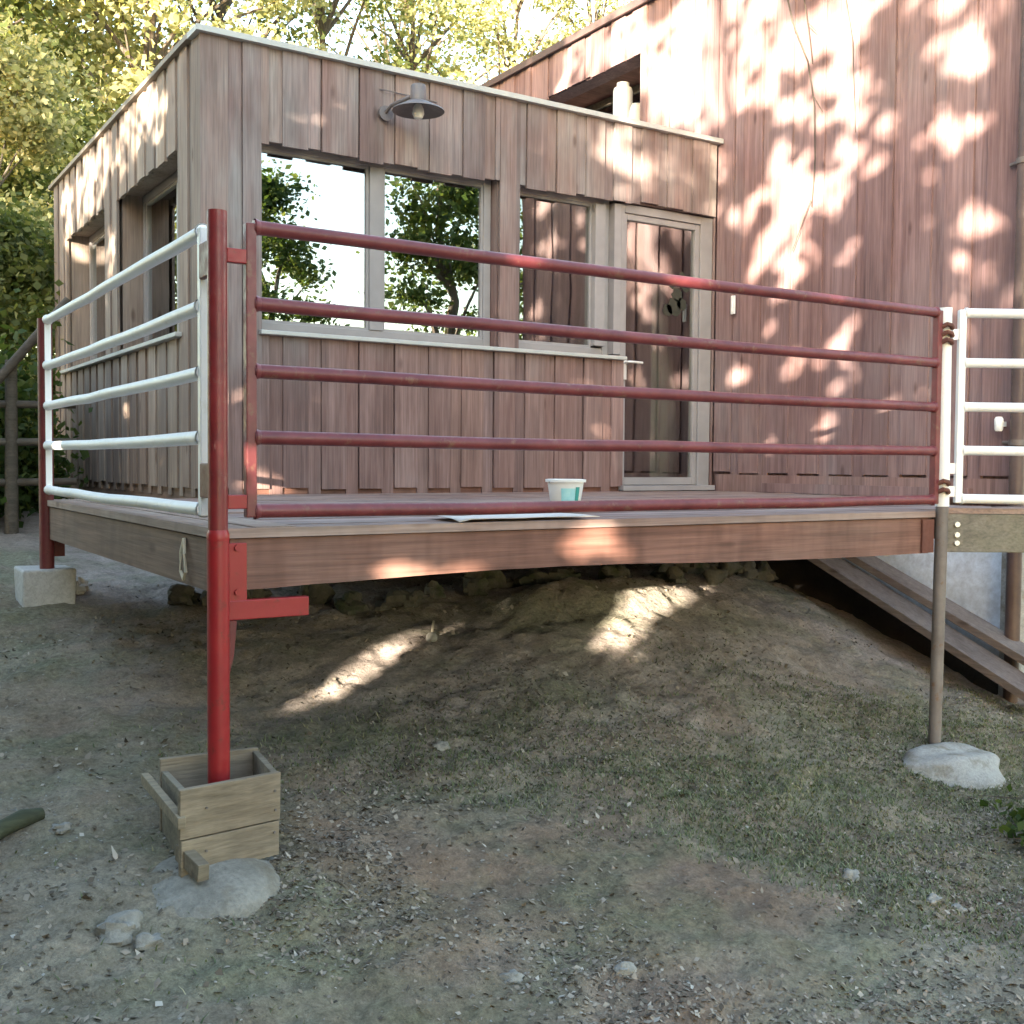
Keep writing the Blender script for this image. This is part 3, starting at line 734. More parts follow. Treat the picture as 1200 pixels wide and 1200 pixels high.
p3 = thing('right_post', (4.69, PY, -1.17), 'slim steel post, white above the deck and bare brown-grey below', 'post')
p3.name = 'deck_post'
MB().tube([(4.622, PY - .048, .022), (4.612, PY - .045, .97)], .033, 18).build('painted_tube', M['white'], p3, smooth=True)
MB().tube([(4.612, PY - .045, -1.20), (4.622, PY - .048, .021)], .030, 18).build('bare_tube', M['steel'], p3, smooth=True)
# concrete footing of the right post
cf = MB(); cf.blob((4.56, 3.27, gz(4.56, 3.27) - .06), (.28, .20, .13), 31, 10, .2)
tag(cf.build('concrete_footing', M['concrete'], smooth=True), 'white-grey concrete footing heaped round the slim right post', 'footing')

# ------------------------------------------------------------------ gates
def gate(label, group, o, u, length, mat, flip_hinge=None, r=.0225, stile=.034, phase=0, lift=0.0):
    """five-bar tube gate from point o along horizontal unit vector u"""
    o = Vector(o); u = Vector(u).normalized(); n = Vector((-u.y, u.x, 0))
    g = thing('tube_gate', o, label, 'gate', group)
    for s in (0, length - stile):
        MB().obox(o + u * s - n * stile / 2 + Zv * (.035 + lift), u, n, Zv, stile, stile, .94 + lift - .035 + .012).build('stile', mat, g, bevel=.004)
    rnd = random.Random(int(length * 1000) + phase)
    for z in RZ:
        pts = []
        for k in range(9):
            s = stile * .8 + (length - 1.6 * stile) * k / 8
            sag = -.006 * math.sin(math.pi * k / 8) * rnd.uniform(.2, 1.4)
            pts.append(o + u * s + Zv * (z + lift + sag) + n * rnd.uniform(-.002, .002))
        mb = MB().tube(pts, r, 16)
        for e, sg in ((pts[0], 1), (pts[-1], -1)): mb.tube([e + u * sg * .004, e + u * sg * .011, e + u * sg * .02], [r * 1.22, r * 1.16, r * 1.01], 14, caps=False)
        mb.build('bar', mat, g, smooth=True)
    return g, o, u, n
g1, o, u, n = gate('long dull red five-bar tube gate along the front of the deck', None, (1.168, PY - .055, 0), (1, 0, 0), 3.397, M['red_dull'])
for z in (.845, .085):
    MB().box((px_ + .029, PY - .075, z - .022), (1.168, PY - .050, z + .022)).build('hinge', M['red'], g1, bevel=.003)
for z in (.80, .835, .872, .09, .13):
    MB().tube([(4.560, PY - .06, z), (4.575, PY - .088, z + .015), (4.60, PY - .092, z + .01), (4.618, PY - .083, z)], .012, 8).build('chain_link', M['rust'], g1, smooth=True)
g2, o, u, n = gate('white five-bar tube gate closing the left side of the deck', None, (PX - .012, PY + .075, 0), (0, 1, 0), 2.74, M['white'])
for z in (.84, .15):
    MB().box((PX - .034, PY - .045, z - .055), (PX - .012, PY + .074, z + .055)).build('hinge', M['red_dark'], g2, bevel=.004)
g3, o, u, n = gate('white five-bar tube gate along the walkway at far right', None, Vector((4.617, PY - .048, 0)) + U * .06, U, 2.9, M['white'], lift=.005)
for z in (.82, .18, .07):
    MB().obox(Vector((4.617, PY - .056, z)) + U * .028, U, Wv, Zv, .034, .016, .05).build('hinge', M['white'], g3)

# ------------------------------------------------------------------ formwork box at the corner post
pad = MB(); pad.blob((1.02, 3.27, gz(1.02, 3.27) - .104), (.32, .27, .115), 41, 10, .12)
tag(pad.build('concrete_pad', M['concrete_dirty'], smooth=True), 'thin dirty concrete pad spread under the wooden formwork box', 'pad')
bx = thing('formwork_box', (1.08, 3.4, -.96), 'open wooden formwork box of rough boards around the red corner post', 'formwork')
zb, zt = -1.005, -.745
def plank(name, a, b, th, z0, z1, mat, parent, tilt=0.0):
    a = Vector(a); b = Vector(b); d = (b - a).normalized(); nn = Vector((-d.y, d.x, 0))
    return MB().obox((a.x, a.y, z0), d, nn, Vector((tilt * nn.x, tilt * nn.y, 1)).normalized(), (b - a).length, th, z1 - z0).build(name, mat, parent, bevel=.002)
plank('board', (.905, 3.205, 0), (1.225, 3.245, 0), .022, zb + .112, zt, M['form'], bx, -.03)
plank('board', (.909, 3.209, 0), (1.222, 3.248, 0), .022, zb, zb + .108, M['form'], bx, -.02)
for q in ((1.205, 3.2385, -.80), (1.207, 3.2385, -.86), (1.205, 3.243, -.93), (.985, 3.211, -.81), (.985, 3.2145, -.94)):
    MB().tube([q, (q[0] + .0005, q[1] - .004, q[2])], .004, 8).build('nail', M['steel'], bx)
plank('board', (.945, 3.565, 0), (1.262, 3.545, 0), .022, zb, zt + .003, M['form'], bx)
plank('board', (.955, 3.24, 0), (.968, 3.56, 0), .02, zb + .005, zt - .035, M['form'], bx)
plank('board', (1.226, 3.275, 0), (1.262, 3.54, 0), .02, zb, zt - .005, M['form'], bx)
def stick(a, b, w, h, mat, parent, name='cleat'):
    a = Vector(a); b = Vector(b); d = (b - a).normalized(); s = d.cross(Zv).normalized(); up = s.cross(d)
    return MB().obox(a - s * w / 2 - up * h / 2, d, s, up, (b - a).length, w, h).build(name, mat, parent, bevel=.002)
stick((.905, 3.60, -.805), (.908, 3.195, -.84), .024, .035, M['form'], bx)
stick((.925, 3.27, -.945), (.945, 3.11, -.965), .034, .05, M['form'], bx)

# ------------------------------------------------------------------ things on and around the deck
tb = thing('plastic_tub', (3.0, 4.30, .026), 'white plastic paint tub with cyan label standing on plank', 'tub')
tx, ty, tz = 2.98, 4.22, .028
MB().lathe((tx, ty, tz), [(0, .002), (.066, 0), (.070, .004), (.085, .105), (.083, .105), (.068, .01), (0, .01)], 28).build('body', M['plastic'], tb, smooth=True)
MB().lathe((tx, ty, tz + .100), [(.085, .0), (.094, .0), (.095, .012), (.082, .014), (.081, .0)], 28).build('rim', M['plastic'], tb, smooth=True)
lb = MB()
def arc_patch(a0, a1, z0, z1, n=8):
    b0 = len(lb.v)
    for i in range(n + 1):
        a = a0 + (a1 - a0) * i / n
        for z in (z0, z1):
            rr = .0715 + z * .143 + .0006
            lb.v.append((tx + rr * math.cos(a), ty + rr * math.sin(a), tz + z))
    for i in range(n): lb.f.append((b0 + 2 * i, b0 + 2 * i + 2, b0 + 2 * i + 3, b0 + 2 * i + 1))
arc_patch(math.radians(-140), math.radians(-92), .012, .072)
lb.build('label', M['cyan'], tb, smooth=True)
lb = MB(); arc_patch(math.radians(-91), math.radians(-74), .012, .078); lb.build('label', M['teal'], tb, smooth=True)
MB().tube([(tx + .095 * math.cos(a), ty - .005 + .02 * math.sin(a * 2), tz + .10 - .06 * max(0, math.sin(a))) for a in [math.pi * (1 + k / 10) for k in range(11)]], .0025, 6).build('wire_handle', M['steel'], tb)
tb.location = (tx, ty, tz)
for ch in tb.children:   # keep parts where they were built
    ch.location = Vector((3.0, 4.30, .026)) - Vector((tx, ty, tz))
pk = MB().obox((2.36, 4.16, .004), Vector((.998, -.05, 0)), Vector((.05, .998, 0)), Zv, .95, .20, .022)
tag(pk.build('loose_plank', M['loose'], bevel=.002), 'loose weathered plank lying on the deck under the white tub', 'plank')
sh = MB(); sx, sy = 12, 5
for j in range(sy):
    for i in range(sx):
        u_, v_ = i / (sx - 1), j / (sy - 1)
        X_ = 1.95 + .62 * u_ + .05 * v_; Y_ = 3.405 + .32 * v_ + .05 * math.sin(3 * u_)
        if j == 0: Y_ -= .035 * math.exp(-((u_ - .42) / .1) ** 2)
        Z_ = .008 + .006 * math.sin(7 * u_ + 3 * v_) * v_ + .004
        if Y_ < PY - .04: Z_ -= .06 * (PY - .04 - Y_) / .05
        sh.v.append((X_, Y_, Z_))
for j in range(sy - 1):
    for i in range(sx - 1): sh.f.append((j * sx + i, j * sx + i + 1, (j + 1) * sx + i + 1, (j + 1) * sx + i))
so = sh.build('paper_sheet', M['paper'], smooth=True)
sm = so.modifiers.new('thick', 'SOLIDIFY'); sm.thickness = .0015
tag(so, 'thin pale paper sheet hanging slightly over the deck edge', 'sheet')
# rope loop on the side fascia
rl = MB().tube([(1.078, 3.75, -.05), (1.07, 3.72, -.10), (1.068, 3.70, -.16), (1.068, 3.725, -.185), (1.068, 3.76, -.16), (1.07, 3.765, -.10), (1.078, 3.752, -.05)], .006, 8)
tag(rl.build('rope_loop', M['rope'], smooth=True), 'pale rope loop hanging on the left fascia by corner post', 'rope')
# ball on a cord lying on the bank
bc = thing('ball_on_cord', (2.70, 5.00, gz(2.7, 5.0)), 'small grey ball with a short cord on the bank', 'ball')
MB().blob((2.70, 5.0, gz(2.7, 5.0) + .028), (.03, .03, .03), 3, 3, .03).build('ball', M['pale_stone'], bc, smooth=True)
MB().tube([(2.70 + .04 * k, 5.0 + .07 * k, gz(2.7 + .04 * k, 5.0 + .07 * k) + .012) for k in range(6)], .006, 6).build('cord', M['rope'], bc, smooth=True)
# planks leaning down along the basement wall
for i, (x, za, zb_, w, lab) in enumerate(((6.28, -.35, -.95, .2, 'narrow upper plank leaning against the grey basement wall'), (6.08, -.42, -1.06, .24, 'wide lower plank sloping down beside the basement wall'))):
    a = Vector((x, 5.55, za)); b = Vector((x + .02, 3.75, zb_ - .12)); d = (b - a).normalized(); s = Vector((1, 0, 0)); up = s.cross(d); up = -up if up.z < 0 else up
    q = MB().obox(a - s * w / 2, d, s, up, (b - a).length, w, .05)
    tag(q.build('leaning_plank', M['plank_grey'], bevel=.003), lab, 'plank')
# stones along the foundation under the deck
rnd = random.Random(12)
for k in range(22):
    x = 1.75 + k * .20 + rnd.uniform(-.05, .05); yv = 5.62 + rnd.uniform(-.12, .22) + (.35 if x < 2.4 else 0)
    if x > 5.2: yv += .35
    s = rnd.uniform(.06, .10)
    r = MB().blob((x, yv, gz(x, yv) + s * .35), (s * rnd.uniform(.9, 1.3), s * .9, s * rnd.uniform(.7, 1.0)), 100 + k, 3, .5).build('foundation_stone', M['stone'], smooth=True)
    tag(r, 'dark rough stone in the row on the bank under the deck', 'stone', 'dark stones in a row under the deck')
# loose pale stones on the ground
def raygd(x, y): return (x, y, gz(x, y))
for i, (x, y, s, lab) in enumerate(((.70, 3.06, .055, 'pale angular stone at bottom left of the ground'), (.76, 2.99, .035, 'flat grey stone touching the pale angular stone at bottom left'),
        (1.62, 2.53, .028, 'pale stone lying at the bottom centre edge'), (1.93, 2.42, .028, 'flat pale stone right of the bottom centre stone'),
        (2.22, 4.02, .032, 'rounded grey stone on the bare soil below deck middle'), (3.10, 2.62, .03, 'pale stone on the grass at lower right'),
        (3.18, 2.34, .027, 'left one of two pale stones at lower right'), (3.26, 2.30, .024, 'right one of two pale stones at lower right'), (.66, 3.66, .028, 'small white stone left of the formwork box'))):
    r = MB().blob((x, y, gz(x, y) + s * .1), (s * 1.1, s * .85, s * .7), 200 + i, 3, .38).build('loose_stone', M['pale_stone'], smooth=True)
    tag(r, lab, 'stone')
# mossy log end at the left edge
lg = MB(); lg.tube([(.02 + .06 * k, 3.53 + .021 * k, gz(.02 + .06 * k, 3.53 + .021 * k) + .022 + .008 * math.sin(k * 1.7)) for k in range(11)], [.05 * (1 - .055 * k) * (1 + .16 * math.sin(k * 2.3)) for k in range(11)], 11)
tag(lg.build('mossy_log', M['moss_log'], smooth=True), 'short mossy log end at the lower left edge', 'log')
# rustic rail fence at the far left
fn = thing('rail_fence', (1.25, 9, -.45), 'dark rustic rail fence beside the annex at far left', 'fence')
for x, yy in ((1.30, 9.0), (.55, 9.15), (-.25, 9.3)):
    MB().tube([(x, yy, gz(x, yy) - .1), (x + .01, yy, .95)], [.05, .042], 10).build('fence_post', M['dark_wood'], fn, smooth=True)
for z in (.03, .33, .61):
    MB().tube([(-.5, 9.33, z - .02), (.55, 9.12, z), (1.75, 8.93, z + .02)], [.032, .03, .028], 10).build('rail', M['dark_wood'], fn, smooth=True)
MB().tube([(1.15, 8.92, .72), (1.70, 8.92, 1.42)], [.036, .03], 10).build('brace', M['dark_wood'], fn, smooth=True)

# ------------------------------------------------------------------ ground cover (stuff)
rg = np.random.default_rng(21)
def area_pts(n, near=True):
    """points in the strip of ground between the lens and the annex"""
    x = rg.uniform(-.6, 6.3, n * 3); y = rg.uniform(1.2, 6.6, n * 3)
    dep = .537 * x + .843 * y; lat = .844 * x - .537 * y
    keep = (np.abs(lat) < dep * .56 + .3) & (dep > 2.0)
    if near: keep &= rg.random(n * 3) < np.clip(3.2 / dep, 0, 1) ** 1.3
    x = x[keep][:n]; y = y[keep][:n]
    return x, y
def scatter_flakes(name, n, smin, smax, mat, lift, up, label, cat, dens=None, thick=.3):
    x, y = area_pts(n)
    if dens is not None:
        k = rg.random(len(x)) < dens(x, y); x, y = x[k], y[k]
    n = len(x); z = ground_z(x, y)
    s = rg.uniform(smin, smax, n) * rg.uniform(.6, 1.0, n); asp = rg.uniform(.35, .8, n); a = rg.uniform(0, 6.283, n)
    tl = rg.normal(0, up, (n, 2))
    ux = np.stack([np.cos(a), np.sin(a), tl[:, 0]], 1); uy = np.stack([-np.sin(a), np.cos(a), tl[:, 1]], 1)
    c = np.stack([x, y, z + lift + s * .12], 1)
    V = np.stack([c - ux * s[:, None], c - uy * (s * asp)[:, None], c + ux * (s * rg.uniform(.6, 1, n))[:, None], c + uy * (s * asp)[:, None], c + np.array([0, 0, 1]) * (s * thick)[:, None]], 1)
    b = np.arange(n)[:, None] * 5
    F = np.concatenate([b + np.array([[0, 1, 4]]), b + np.array([[1, 2, 4]]), b + np.array([[2, 3, 4]]), b + np.array([[3, 0, 4]])])
    o = np_mesh(name, V.reshape(-1, 3), F, mat)
    return tag(o, label, cat, kind='stuff')
patch = lambda x, y: np.clip((5.4 - y) / 1.5, .25, 1) * np.clip((vnoise(x * 1.6 + 30, y * 1.6 + 11) - .40) * 5, .07, 1)
scatter_flakes('leaf_litter', 110000, .006, .016, M['chips'], .000, .42, 'fine brown leaf litter and bark chips over the soil', 'litter', patch, .12)
scatter_flakes('gravel', 24000, .003, .010, M['gravel'], .0, .1, 'fine gravel scattered over the trodden soil', 'gravel', lambda x, y: np.clip((vnoise(x * 1.1 + 3, y * 1.1 + 40) - .3) * 2.5, .1, 1), .6)
scatter_flakes('fallen_leaves', 9000, .009, .021, M['chips'], .002, .5, 'larger dead leaves scattered over the ground', 'leaves', lambda x, y: np.clip((vnoise(x * 2.1 + 50, y * 2.1 + 21) - .4) * 3, .04, 1), .14)
def grass(n):
    x, y = area_pts(n)
    d = np.clip((vnoise(x * 1.25 + 7, y * 1.25 + 5) - .36) * 3.0, 0, 1) * np.clip((4.7 - y) / 1.2, 0, 1) * np.clip((x - .7) / 1.4, .06, 1)
    k = rg.random(len(x)) < d; x, y = x[k], y[k]; n = len(x); z = ground_z(x, y)
    h = rg.uniform(.008, .024, n); a = rg.uniform(0, 6.283, n); w = rg.uniform(.0018, .0036, n)
    ln = rg.uniform(.5, 1.8, n)
    dx = np.cos(a); dy = np.sin(a)
    p = np.stack([x, y, z - .003], 1)
    sd = np.stack([-dy, dx, np.zeros(n)], 1) * w[:, None]
    m1 = p + np.stack([dx * ln * h * .35, dy * ln * h * .35, h * .6], 1); tp = p + np.stack([dx * ln * h, dy * ln * h, h], 1)
    V = np.stack([p - sd, p + sd, m1 + sd * .7, m1 - sd * .7, tp], 1)
    b = np.arange(n)[:, None] * 5
    F = np.concatenate([b + np.array([[0, 1, 2]]), b + np.array([[0, 2, 3]]), b + np.array([[3, 2, 4]])])
    return tag(np_mesh('grass', V.reshape(-1, 3), F, M['grass']), 'short sparse grass growing in patches on the trodden soil', 'grass', kind='stuff')
grass(260000)

# ------------------------------------------------------------------ trees
LIT = [  # sunlit spots (X, Y, Z, radius, openness): gaps in the crowns on the sun's side
    (6.42, 7.53, 3.79, .42, .95), (6.42, 8.38, 4.21, .35, .9), (6.42, 8.92, 4.09, .3, .8), (6.42, 7.09, 3.31, .32, .95), (6.42, 6.75, 3.75, .30, .85), (6.42, 7.6, 3.4, .3, .85), (6.42, 6.6, 3.2, .16, .8), (6.42, 7.1, 4.2, .3, .8),
    (6.42, 6.11, 2.32, .20, 1), (6.42, 6.15, 2.05, .16, 1), (6.42, 6.0, 1.75, .10, .9), (6.42, 5.9, 2.38, .16, 1), (6.42, 5.66, 2.44, .10, .9),
    (6.42, 5.21, 2.56, .10, .8), (6.42, 5.75, 3.04, .10, .9), (6.42, 5.95, 2.85, .10, .9), (6.42, 5.57, 3.38, .14, .9), (6.42, 5.8, 3.35, .12, .8), (6.42, 5.45, 2.85, .10, .7),
    (6.42, 4.62, 2.86, .13, 1), (6.42, 4.70, 2.55, .13, 1), (6.42, 4.74, 2.38, .09, 1), (6.42, 4.45, 3.05, .12, .9), (6.42, 4.31, 2.98, .1, .8), (6.42, 4.31, 1.81, .10, .9), (6.42, 4.42, 1.38, .13, .9), (6.42, 4.6, 1.5, .08, .7),
    (6.42, 4.94, .49, .14, .9), (6.42, 5.05, .35, .10, .8), (6.42, 5.6, .95, .14, .55), (6.42, 6.0, 1.0, .12, .5), (6.42, 5.2, .4, .1, .7),
    (6.29, 6.93, 2.69, .16, .75), (6.39, 6.93, 2.36, .13, .8), (5.35, 6.93, 2.65, .20, .55), (5.7, 6.93, 2.72, .20, .5), (5.49, 6.93, 2.45, .14, .5), (2.63, 6.93, .03, .08, .8), (4.11, 6.93, .11, .09, .5), (2.89, 6.93, .62, .12, .45), (5.9, 6.93, 2.5, .16, .5),
    (2.11, 8.38, 2.75, .25, .95), (2.11, 7.92, 2.70, .22, .95), (2.11, 8.85, 2.6, .25, .8), (2.11, 9.62, 2.6, .3, .8), (2.11, 10.28, 2.6, .3, .8), (2.11, 9.3, 1.9, .15, .8), (2.11, 10.9, 2.5, .3, .8),
    (1.43, 3.43, -.05, .06, .9), (2.5, 3.43, -.10, .05, .7), (2.85, 3.43, -.11, .07, .8), (3.3, 3.43, -.13, .05, .5),
    (1.95, 4.72, -.90, .02, 1), (2.1, 4.80, -.86, .03, 1), (2.25, 4.89, -.82, .05, 1), (2.45, 5.0, -.76, .05, 1), (2.63, 5.11, -.70, .03, .9),
    (3.65, 4.85, -.66, .2, 1), (3.85, 4.9, -.65, .22, 1), (4.05, 5.0, -.62, .2, 1), (3.7, 5.02, -.58, .17, 1), (3.95, 5.12, -.56, .17, 1), (3.15, 5.15, -.65, .10, .6), (4.95, 3.5, -1.16, .12, .9), (5.1, 3.6, -1.16, .09, .9),
    (6.42, 5.0, 1.9, .1, .4), (2.6, 4.3, .02, .12, .6)]
SHADE = np.array([(1.45, 2.8, -1.16, .45), (1.6, 2.5, -1.2, .4), (1.2, 3.0, -1.1, .25), (1.9, 3.0, -1.15, .35), (1.9, 3.6, -1.03, .25), (1.1, 3.38, -.12, .22), (1.1, 3.38, -.45, .25), (1.1, 3.38, -.75, .2), (4.6, 3.3, -1.12, .24), (6.4, 5.6, -.5, .3), (6.4, 5.1, -.75, .32), (6.4, 4.5, -.7, .35), (6.2, 4.4, -1.1, .3), (4.69, 3.4, -.7, .2), (5.9, 4.6, -.9, .25), (1.3, 3.4, -.25, .15), (4.2, 3.43, -.12, .25), (4.1, 3.4, .7, .25), (4.4, 3.4, .3, .2)])  # extra unseen leaves added on these sun rays keep the points in shade
_rs = random.Random(77)
for _k in range(95):      # small flecks between the large patches, drifting diagonally
    _y = _rs.uniform(4.3, 6.85); _z = _rs.uniform(.25, 4.2)
    if _rs.random() < .45: _z = min(4.2, 1.9 + 1.5 * _rs.random() + (6.2 - _y) * .45)
    _r = _rs.uniform(.015, .06)
    LIT.append((6.42, _y, _z, _r, 1.0)); LIT.append((6.42, _y - _r * 1.5, _z + _r * 1.3, _r * .7, 1.0))
for _k in range(30):
    LIT.append((_rs.uniform(2.2, 6.3), 6.93, _rs.uniform(.05, 2.8), _rs.uniform(.01, .045), .8))
LITP = np.array([l[:3] for l in LIT]); LITR = np.array([l[3] for l in LIT]); LITO = np.array([l[4] for l in LIT])
SN = np.array(SUN)
def carve(C, rg):
    keep = np.ones(len(C), bool)
    n1 = np.cross(SN, (0, 0, 1)); n1 /= np.linalg.norm(n1); n2 = np.cross(n1, SN)
    pu, pv = C @ n1 + 40, C @ n2 + 40
    wob = .55 + .9 * (.6 * vnoise(pu * 5.1 + 3, pv * 5.1) + .4 * vnoise(pu * 13 + 8, pv * 13))
    frag = .6 * vnoise(pu * 4.2 + pv * 1.5, pv * 3.0 - pu * 2.2) + .4 * vnoise(pu * 9 + 5, pv * 9)
    for p, r, op in zip(LITP, LITR, LITO):
        d = C - p; al = d @ SN
        q = np.linalg.norm(d - al[:, None] * SN, axis=1)
        hole = (q < (r + .05) * wob) & (al > 0) & (rg.random(len(C)) < op ** .35)
        if r > .11 and p[2] > .8: hole &= frag > (.22 if p[1] > 6.5 else .30)
        keep &= ~hole
    for p in SHADE:
        d = C - p[:3]; al = d @ SN
        keep |= (np.linalg.norm(d - al[:, None] * SN, axis=1) < p[3]) & (al > 0)
    return keep
def shade_fill(cx, cy, cr, rg):
    out = []
    for p in SHADE:
        al = (np.array([cx, cy]) - p[:2]) @ SN[:2]
        c = p[:3] + SN * al
        if al > 0 and math.hypot(c[0] - cx, c[1] - cy) < cr:
            a = rg.uniform(0, 6.283, 70); r = p[3] * np.sqrt(rg.random(70))
            n1 = np.cross(SN, (0, 0, 1)); n1 /= np.linalg.norm(n1); n2 = np.cross(n1, SN)
            out.append(c + n1 * (r * np.cos(a))[:, None] + n2 * (r * np.sin(a))[:, None] + SN * rg.uniform(-.5, .5, 70)[:, None])
    return out
def make_leaves(C, rg, size, spread):
    n = len(C)
    a = rg.uniform(0, 6.283, n); el = rg.normal(0, .6, n)
    u = np.stack([np.cos(a) * np.cos(el), np.sin(a) * np.cos(el), np.sin(el)], 1)
    r = rg.normal(0, 1, (n, 3)); r[:, 2] += 0
    v = np.cross(u, r); v /= np.linalg.norm(v, axis=1)[:, None] + 1e-9
    s = size * rg.uniform(.6, 1.3, n)
    asp = rg.uniform(.28, .42, n)
    w = np.cross(u, v)
    V = np.stack([C - u * (s * .5)[:, None], C + v * (s * asp)[:, None] + w * (s * .08)[:, None], C + u * (s * .5)[:, None], C - v * (s * asp)[:, None] + w * (s * .08)[:, None]], 1)
    F = np.arange(n * 4).reshape(n, 4)
    return V.reshape(-1, 3), F
def tree(label, loc, h, crown_r, crown_z0, nleaf, leaf, mat, seed, trunk_r=.14, clumps=60, group=None, carve_it=False, name='broadleaf_tree', flat=1.0, clump_s=.35, lean=0.0, fill=.35):
    rg = np.random.default_rng(seed); rnd = random.Random(seed)
    x, y = loc; z = gz(x, y)
    t = thing(name, (x, y, z), label, 'tree', group)
    tr = MB(); pts = [Vector((x, y, z - .1))]
    for k in range(1, 8):
        f = k / 7; pts.append(Vector((x + rnd.uniform(-.06, .06) * k * .7 + lean * f * h * .3, y + rnd.uniform(-.06, .06) * k * .7, z + h * .93 * f)))
    tr.tube(pts, [trunk_r * (1.25 if i == 0 else 1 - .88 * i / 7) for i in range(8)], 10)
    cc = []
    cz = z + crown_z0; ch = h - crown_z0
    for k in range(clumps):
        f = rnd.random() ** .9
        zz = cz + ch * f
        prof = math.sin(math.pi * min(1, (f * .86 + .14))) ** .55
        rad = crown_r * prof * (fill + (1 - fill) * rnd.random() ** .5)
        a = rnd.uniform(0, 6.283)
        bp = pts[0].lerp(pts[-1], (zz - z) / (h * .93) if zz < z + h * .93 else 1)
        c = Vector((bp.x + rad * math.cos(a), bp.y + rad * math.sin(a) * flat, zz))
        cc.append(c)
        if k % 3 == 0 or clumps < 20:
            st = pts[min(6, max(1, int((zz - z) / (h * .93) * 7 - .8)))]
            md = st.lerp(c, .5) + Vector((0, 0, .1 * rad)); r0 = trunk_r * .32
            tr.tube([st, md, c], [r0, r0 * .6, r0 * .2], 6, caps=False)
    tr.build('trunk', M['bark'], t, smooth=True)
    cc = np.array([tuple(c) for c in cc])
    pick = rg.integers(0, len(cc), nleaf)
    sc = clump_s * rg.uniform(.6, 1.35, len(cc))
    C = cc[pick] + rg.normal(0, 1, (nleaf, 3)) * sc[pick][:, None] * np.array([1, 1, .62])
    C = C[C[:, 2] > ground_z(C[:, 0], C[:, 1], False) + .03]
    if carve_it:
        C = C[carve(C, rg)]
        C = np.concatenate([C] + shade_fill(x, y, crown_r, rg))
    V, F = make_leaves(C, rg, leaf, 0)
    np_mesh('crown', V, F, mat, t)
    return t
# trees behind the annex
BACK = [  # x, y, height, crown radius, crown base, leaves, material, label
    (1.5, 17.5, 9.0, 2.4, 1.2, 12000, 'leaf', 'dark tree at the far left edge behind the fence'),
    (3.0, 20.5, 12.5, 2.6, 2.6, 15000, 'leaf_pale', 'bright tree above the far end of the annex side wall'),
    (4.9, 19.0, 11.5, 2.3, 2.8, 13000, 'leaf_pale', 'sunny yellow-green tree behind the annex roof corner'),
    (7.0, 21.5, 12.5, 2.3, 3.4, 9500, 'leaf_pale', 'pale tree rising behind the left half of annex roof'),
    (9.4, 22.0, 13.0, 2.2, 3.4, 8000, 'leaf', 'slender-trunked tree behind the roof left of the barn lamp'),
    (11.6, 22.5, 13.0, 2.4, 3.4, 9000, 'leaf_pale', 'pale leafy tree behind the roof above the barn lamp'),
    (14.0, 22.5, 13.0, 2.4, 3.2, 9000, 'leaf_pale', 'pale tree showing left of the tall wing roofline'),
    (16.5, 22.0, 12.0, 2.2, 3.2, 8000, 'leaf_pale', 'tree partly hidden behind the tall wing roof'),
    (6.2, 29.0, 16.0, 3.4, 4.0, 10000, 'leaf', 'tall distant tree behind the left half of annex roof'),
    (15.5, 31.0, 17.0, 3.4, 5.0, 8000, 'leaf', 'tall distant tree left of the tall wing'),
]
for i, (x, y, h, cr, cz0, nl, mt, lab) in enumerate(BACK):
    tree(lab, (x, y), h, cr, cz0, int(nl * (1.5 if i < 3 else .8)), .14, M[mt], 300 + i, trunk_r=.17, clumps=120, group='trees behind the annex', clump_s=.27)
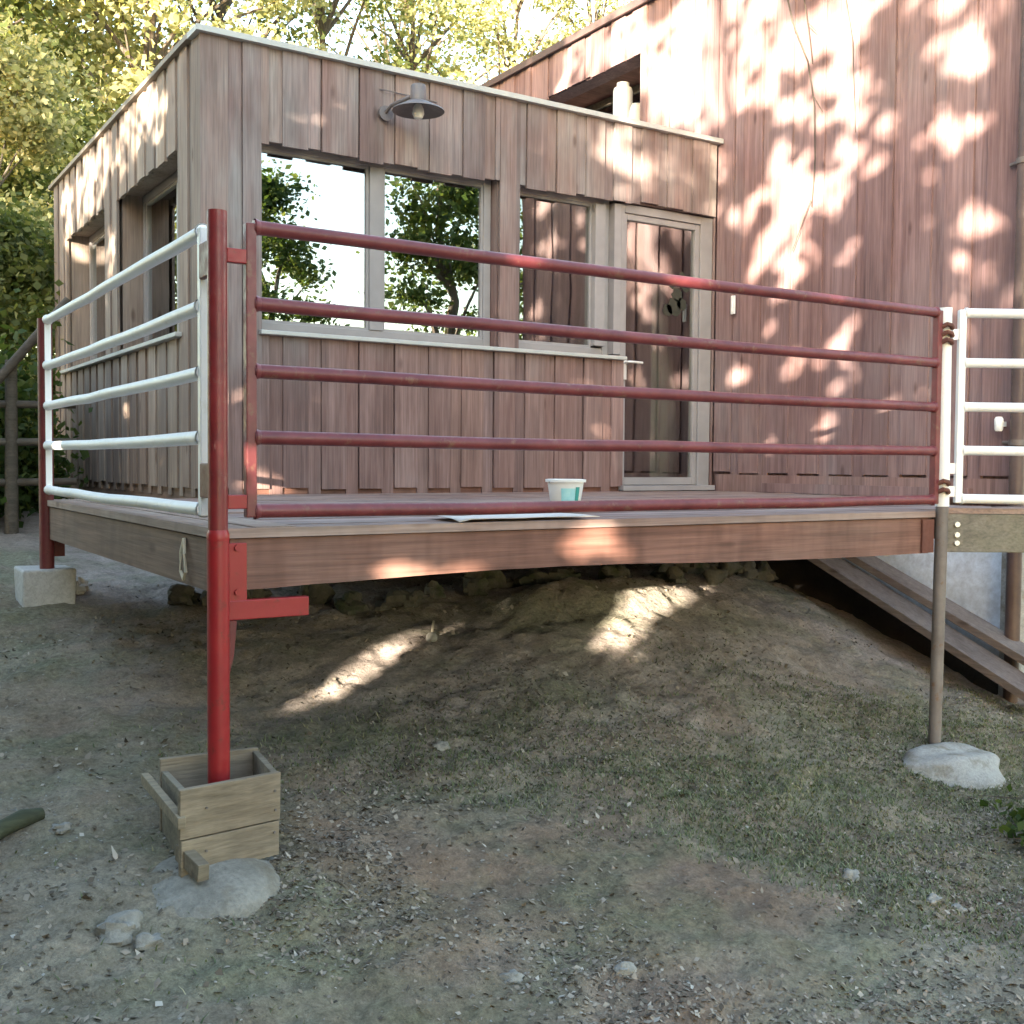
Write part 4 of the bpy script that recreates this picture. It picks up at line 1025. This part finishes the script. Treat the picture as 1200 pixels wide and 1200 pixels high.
# dark shaded trunks and understorey on the left
for i, (x, y, h, cr, cz0, nl, mt, lab) in enumerate((
        (1.75, 14.6, 4.8, 1.0, .2, 12000, 'leaf_pale', 'yellow-green shrub just left of the annex far corner'),
        (1.55, 12.6, 2.6, .7, .0, 8000, 'leaf', 'low bush at the left edge behind the rail fence'),
        (1.35, 10.4, 1.2, .45, .0, 5000, 'leaf_dark', 'small dark bush right behind the rail fence'),
        (.75, 9.9, 1.3, .6, .0, 5000, 'leaf_dark', 'low dark bush left of the rail fence end'),
        (2.2, 16.3, 4.0, 1.3, .0, 12000, 'leaf', 'broad green bush farther behind the rail fence'))):
    tree(lab, (x, y), h, cr, cz0, int(nl * 1.7), .085, M[mt], 340 + i, trunk_r=.05, clumps=40, group=None, name='leafy_bush', clump_s=.26)
# hedgerow trees on the sun's side, left of the camera: their crowns dapple the light
HED = [(-3.6, 3.4), (-4.6, 1.2), (-5.2, -1.2), (-4.0, -3.0), (-6.8, 4.6), (-7.6, 1.9), (-7.9, -1.2), (-6.2, -4.6), (-3.0, -5.6), (-6.0, 7.4)]
for i, (x, y) in enumerate(HED):
    tree('bushy hedgerow tree left of the viewpoint, number %d from the house side' % (i + 1) if False else 'bushy hedgerow tree shading the deck from the left', (x, y), 6.6 + (i * 37 % 5) * .3, 2.1, .15, 15000, .19, M['leaf_dark' if i % 2 else 'leaf'], 400 + i, trunk_r=.11, clumps=150,
         group='hedgerow trees left of the viewpoint', carve_it=True, clump_s=.42, name='hedgerow_tree', fill=.1)
# trees mirrored in the front windows, behind the viewpoint
tree('tree mirrored in the left half of the wide window', (7.3, -6.0), 7.2, .95, 1.0, 11000, .12, M['leaf_dark'], 501, trunk_r=.14, clumps=60, clump_s=.24, name='broadleaf_tree')
tree('tree with straight trunk mirrored in the right half of the wide window', (10.65, -5.1), 9.6, 1.0, 1.5, 14000, .13, M['leaf_dark'], 502, trunk_r=.2, clumps=60, clump_s=.27, name='broadleaf_tree')
tree('tree mirrored at the right edge of the wide window', (14.2, -5.5), 10, 1.9, 1.0, 12000, .15, M['leaf_dark'], 503, trunk_r=.2, clumps=60, clump_s=.4, name='broadleaf_tree')
tree('small dark weed clump at the right edge of the ground', (3.99, 2.53), .2, .13, .0, 2400, .045, M['leaf_dark'], 520, trunk_r=.004, clumps=16, clump_s=.07, name='weed_clump')
bpy.data.objects['weed_clump']['category'] = 'weed'
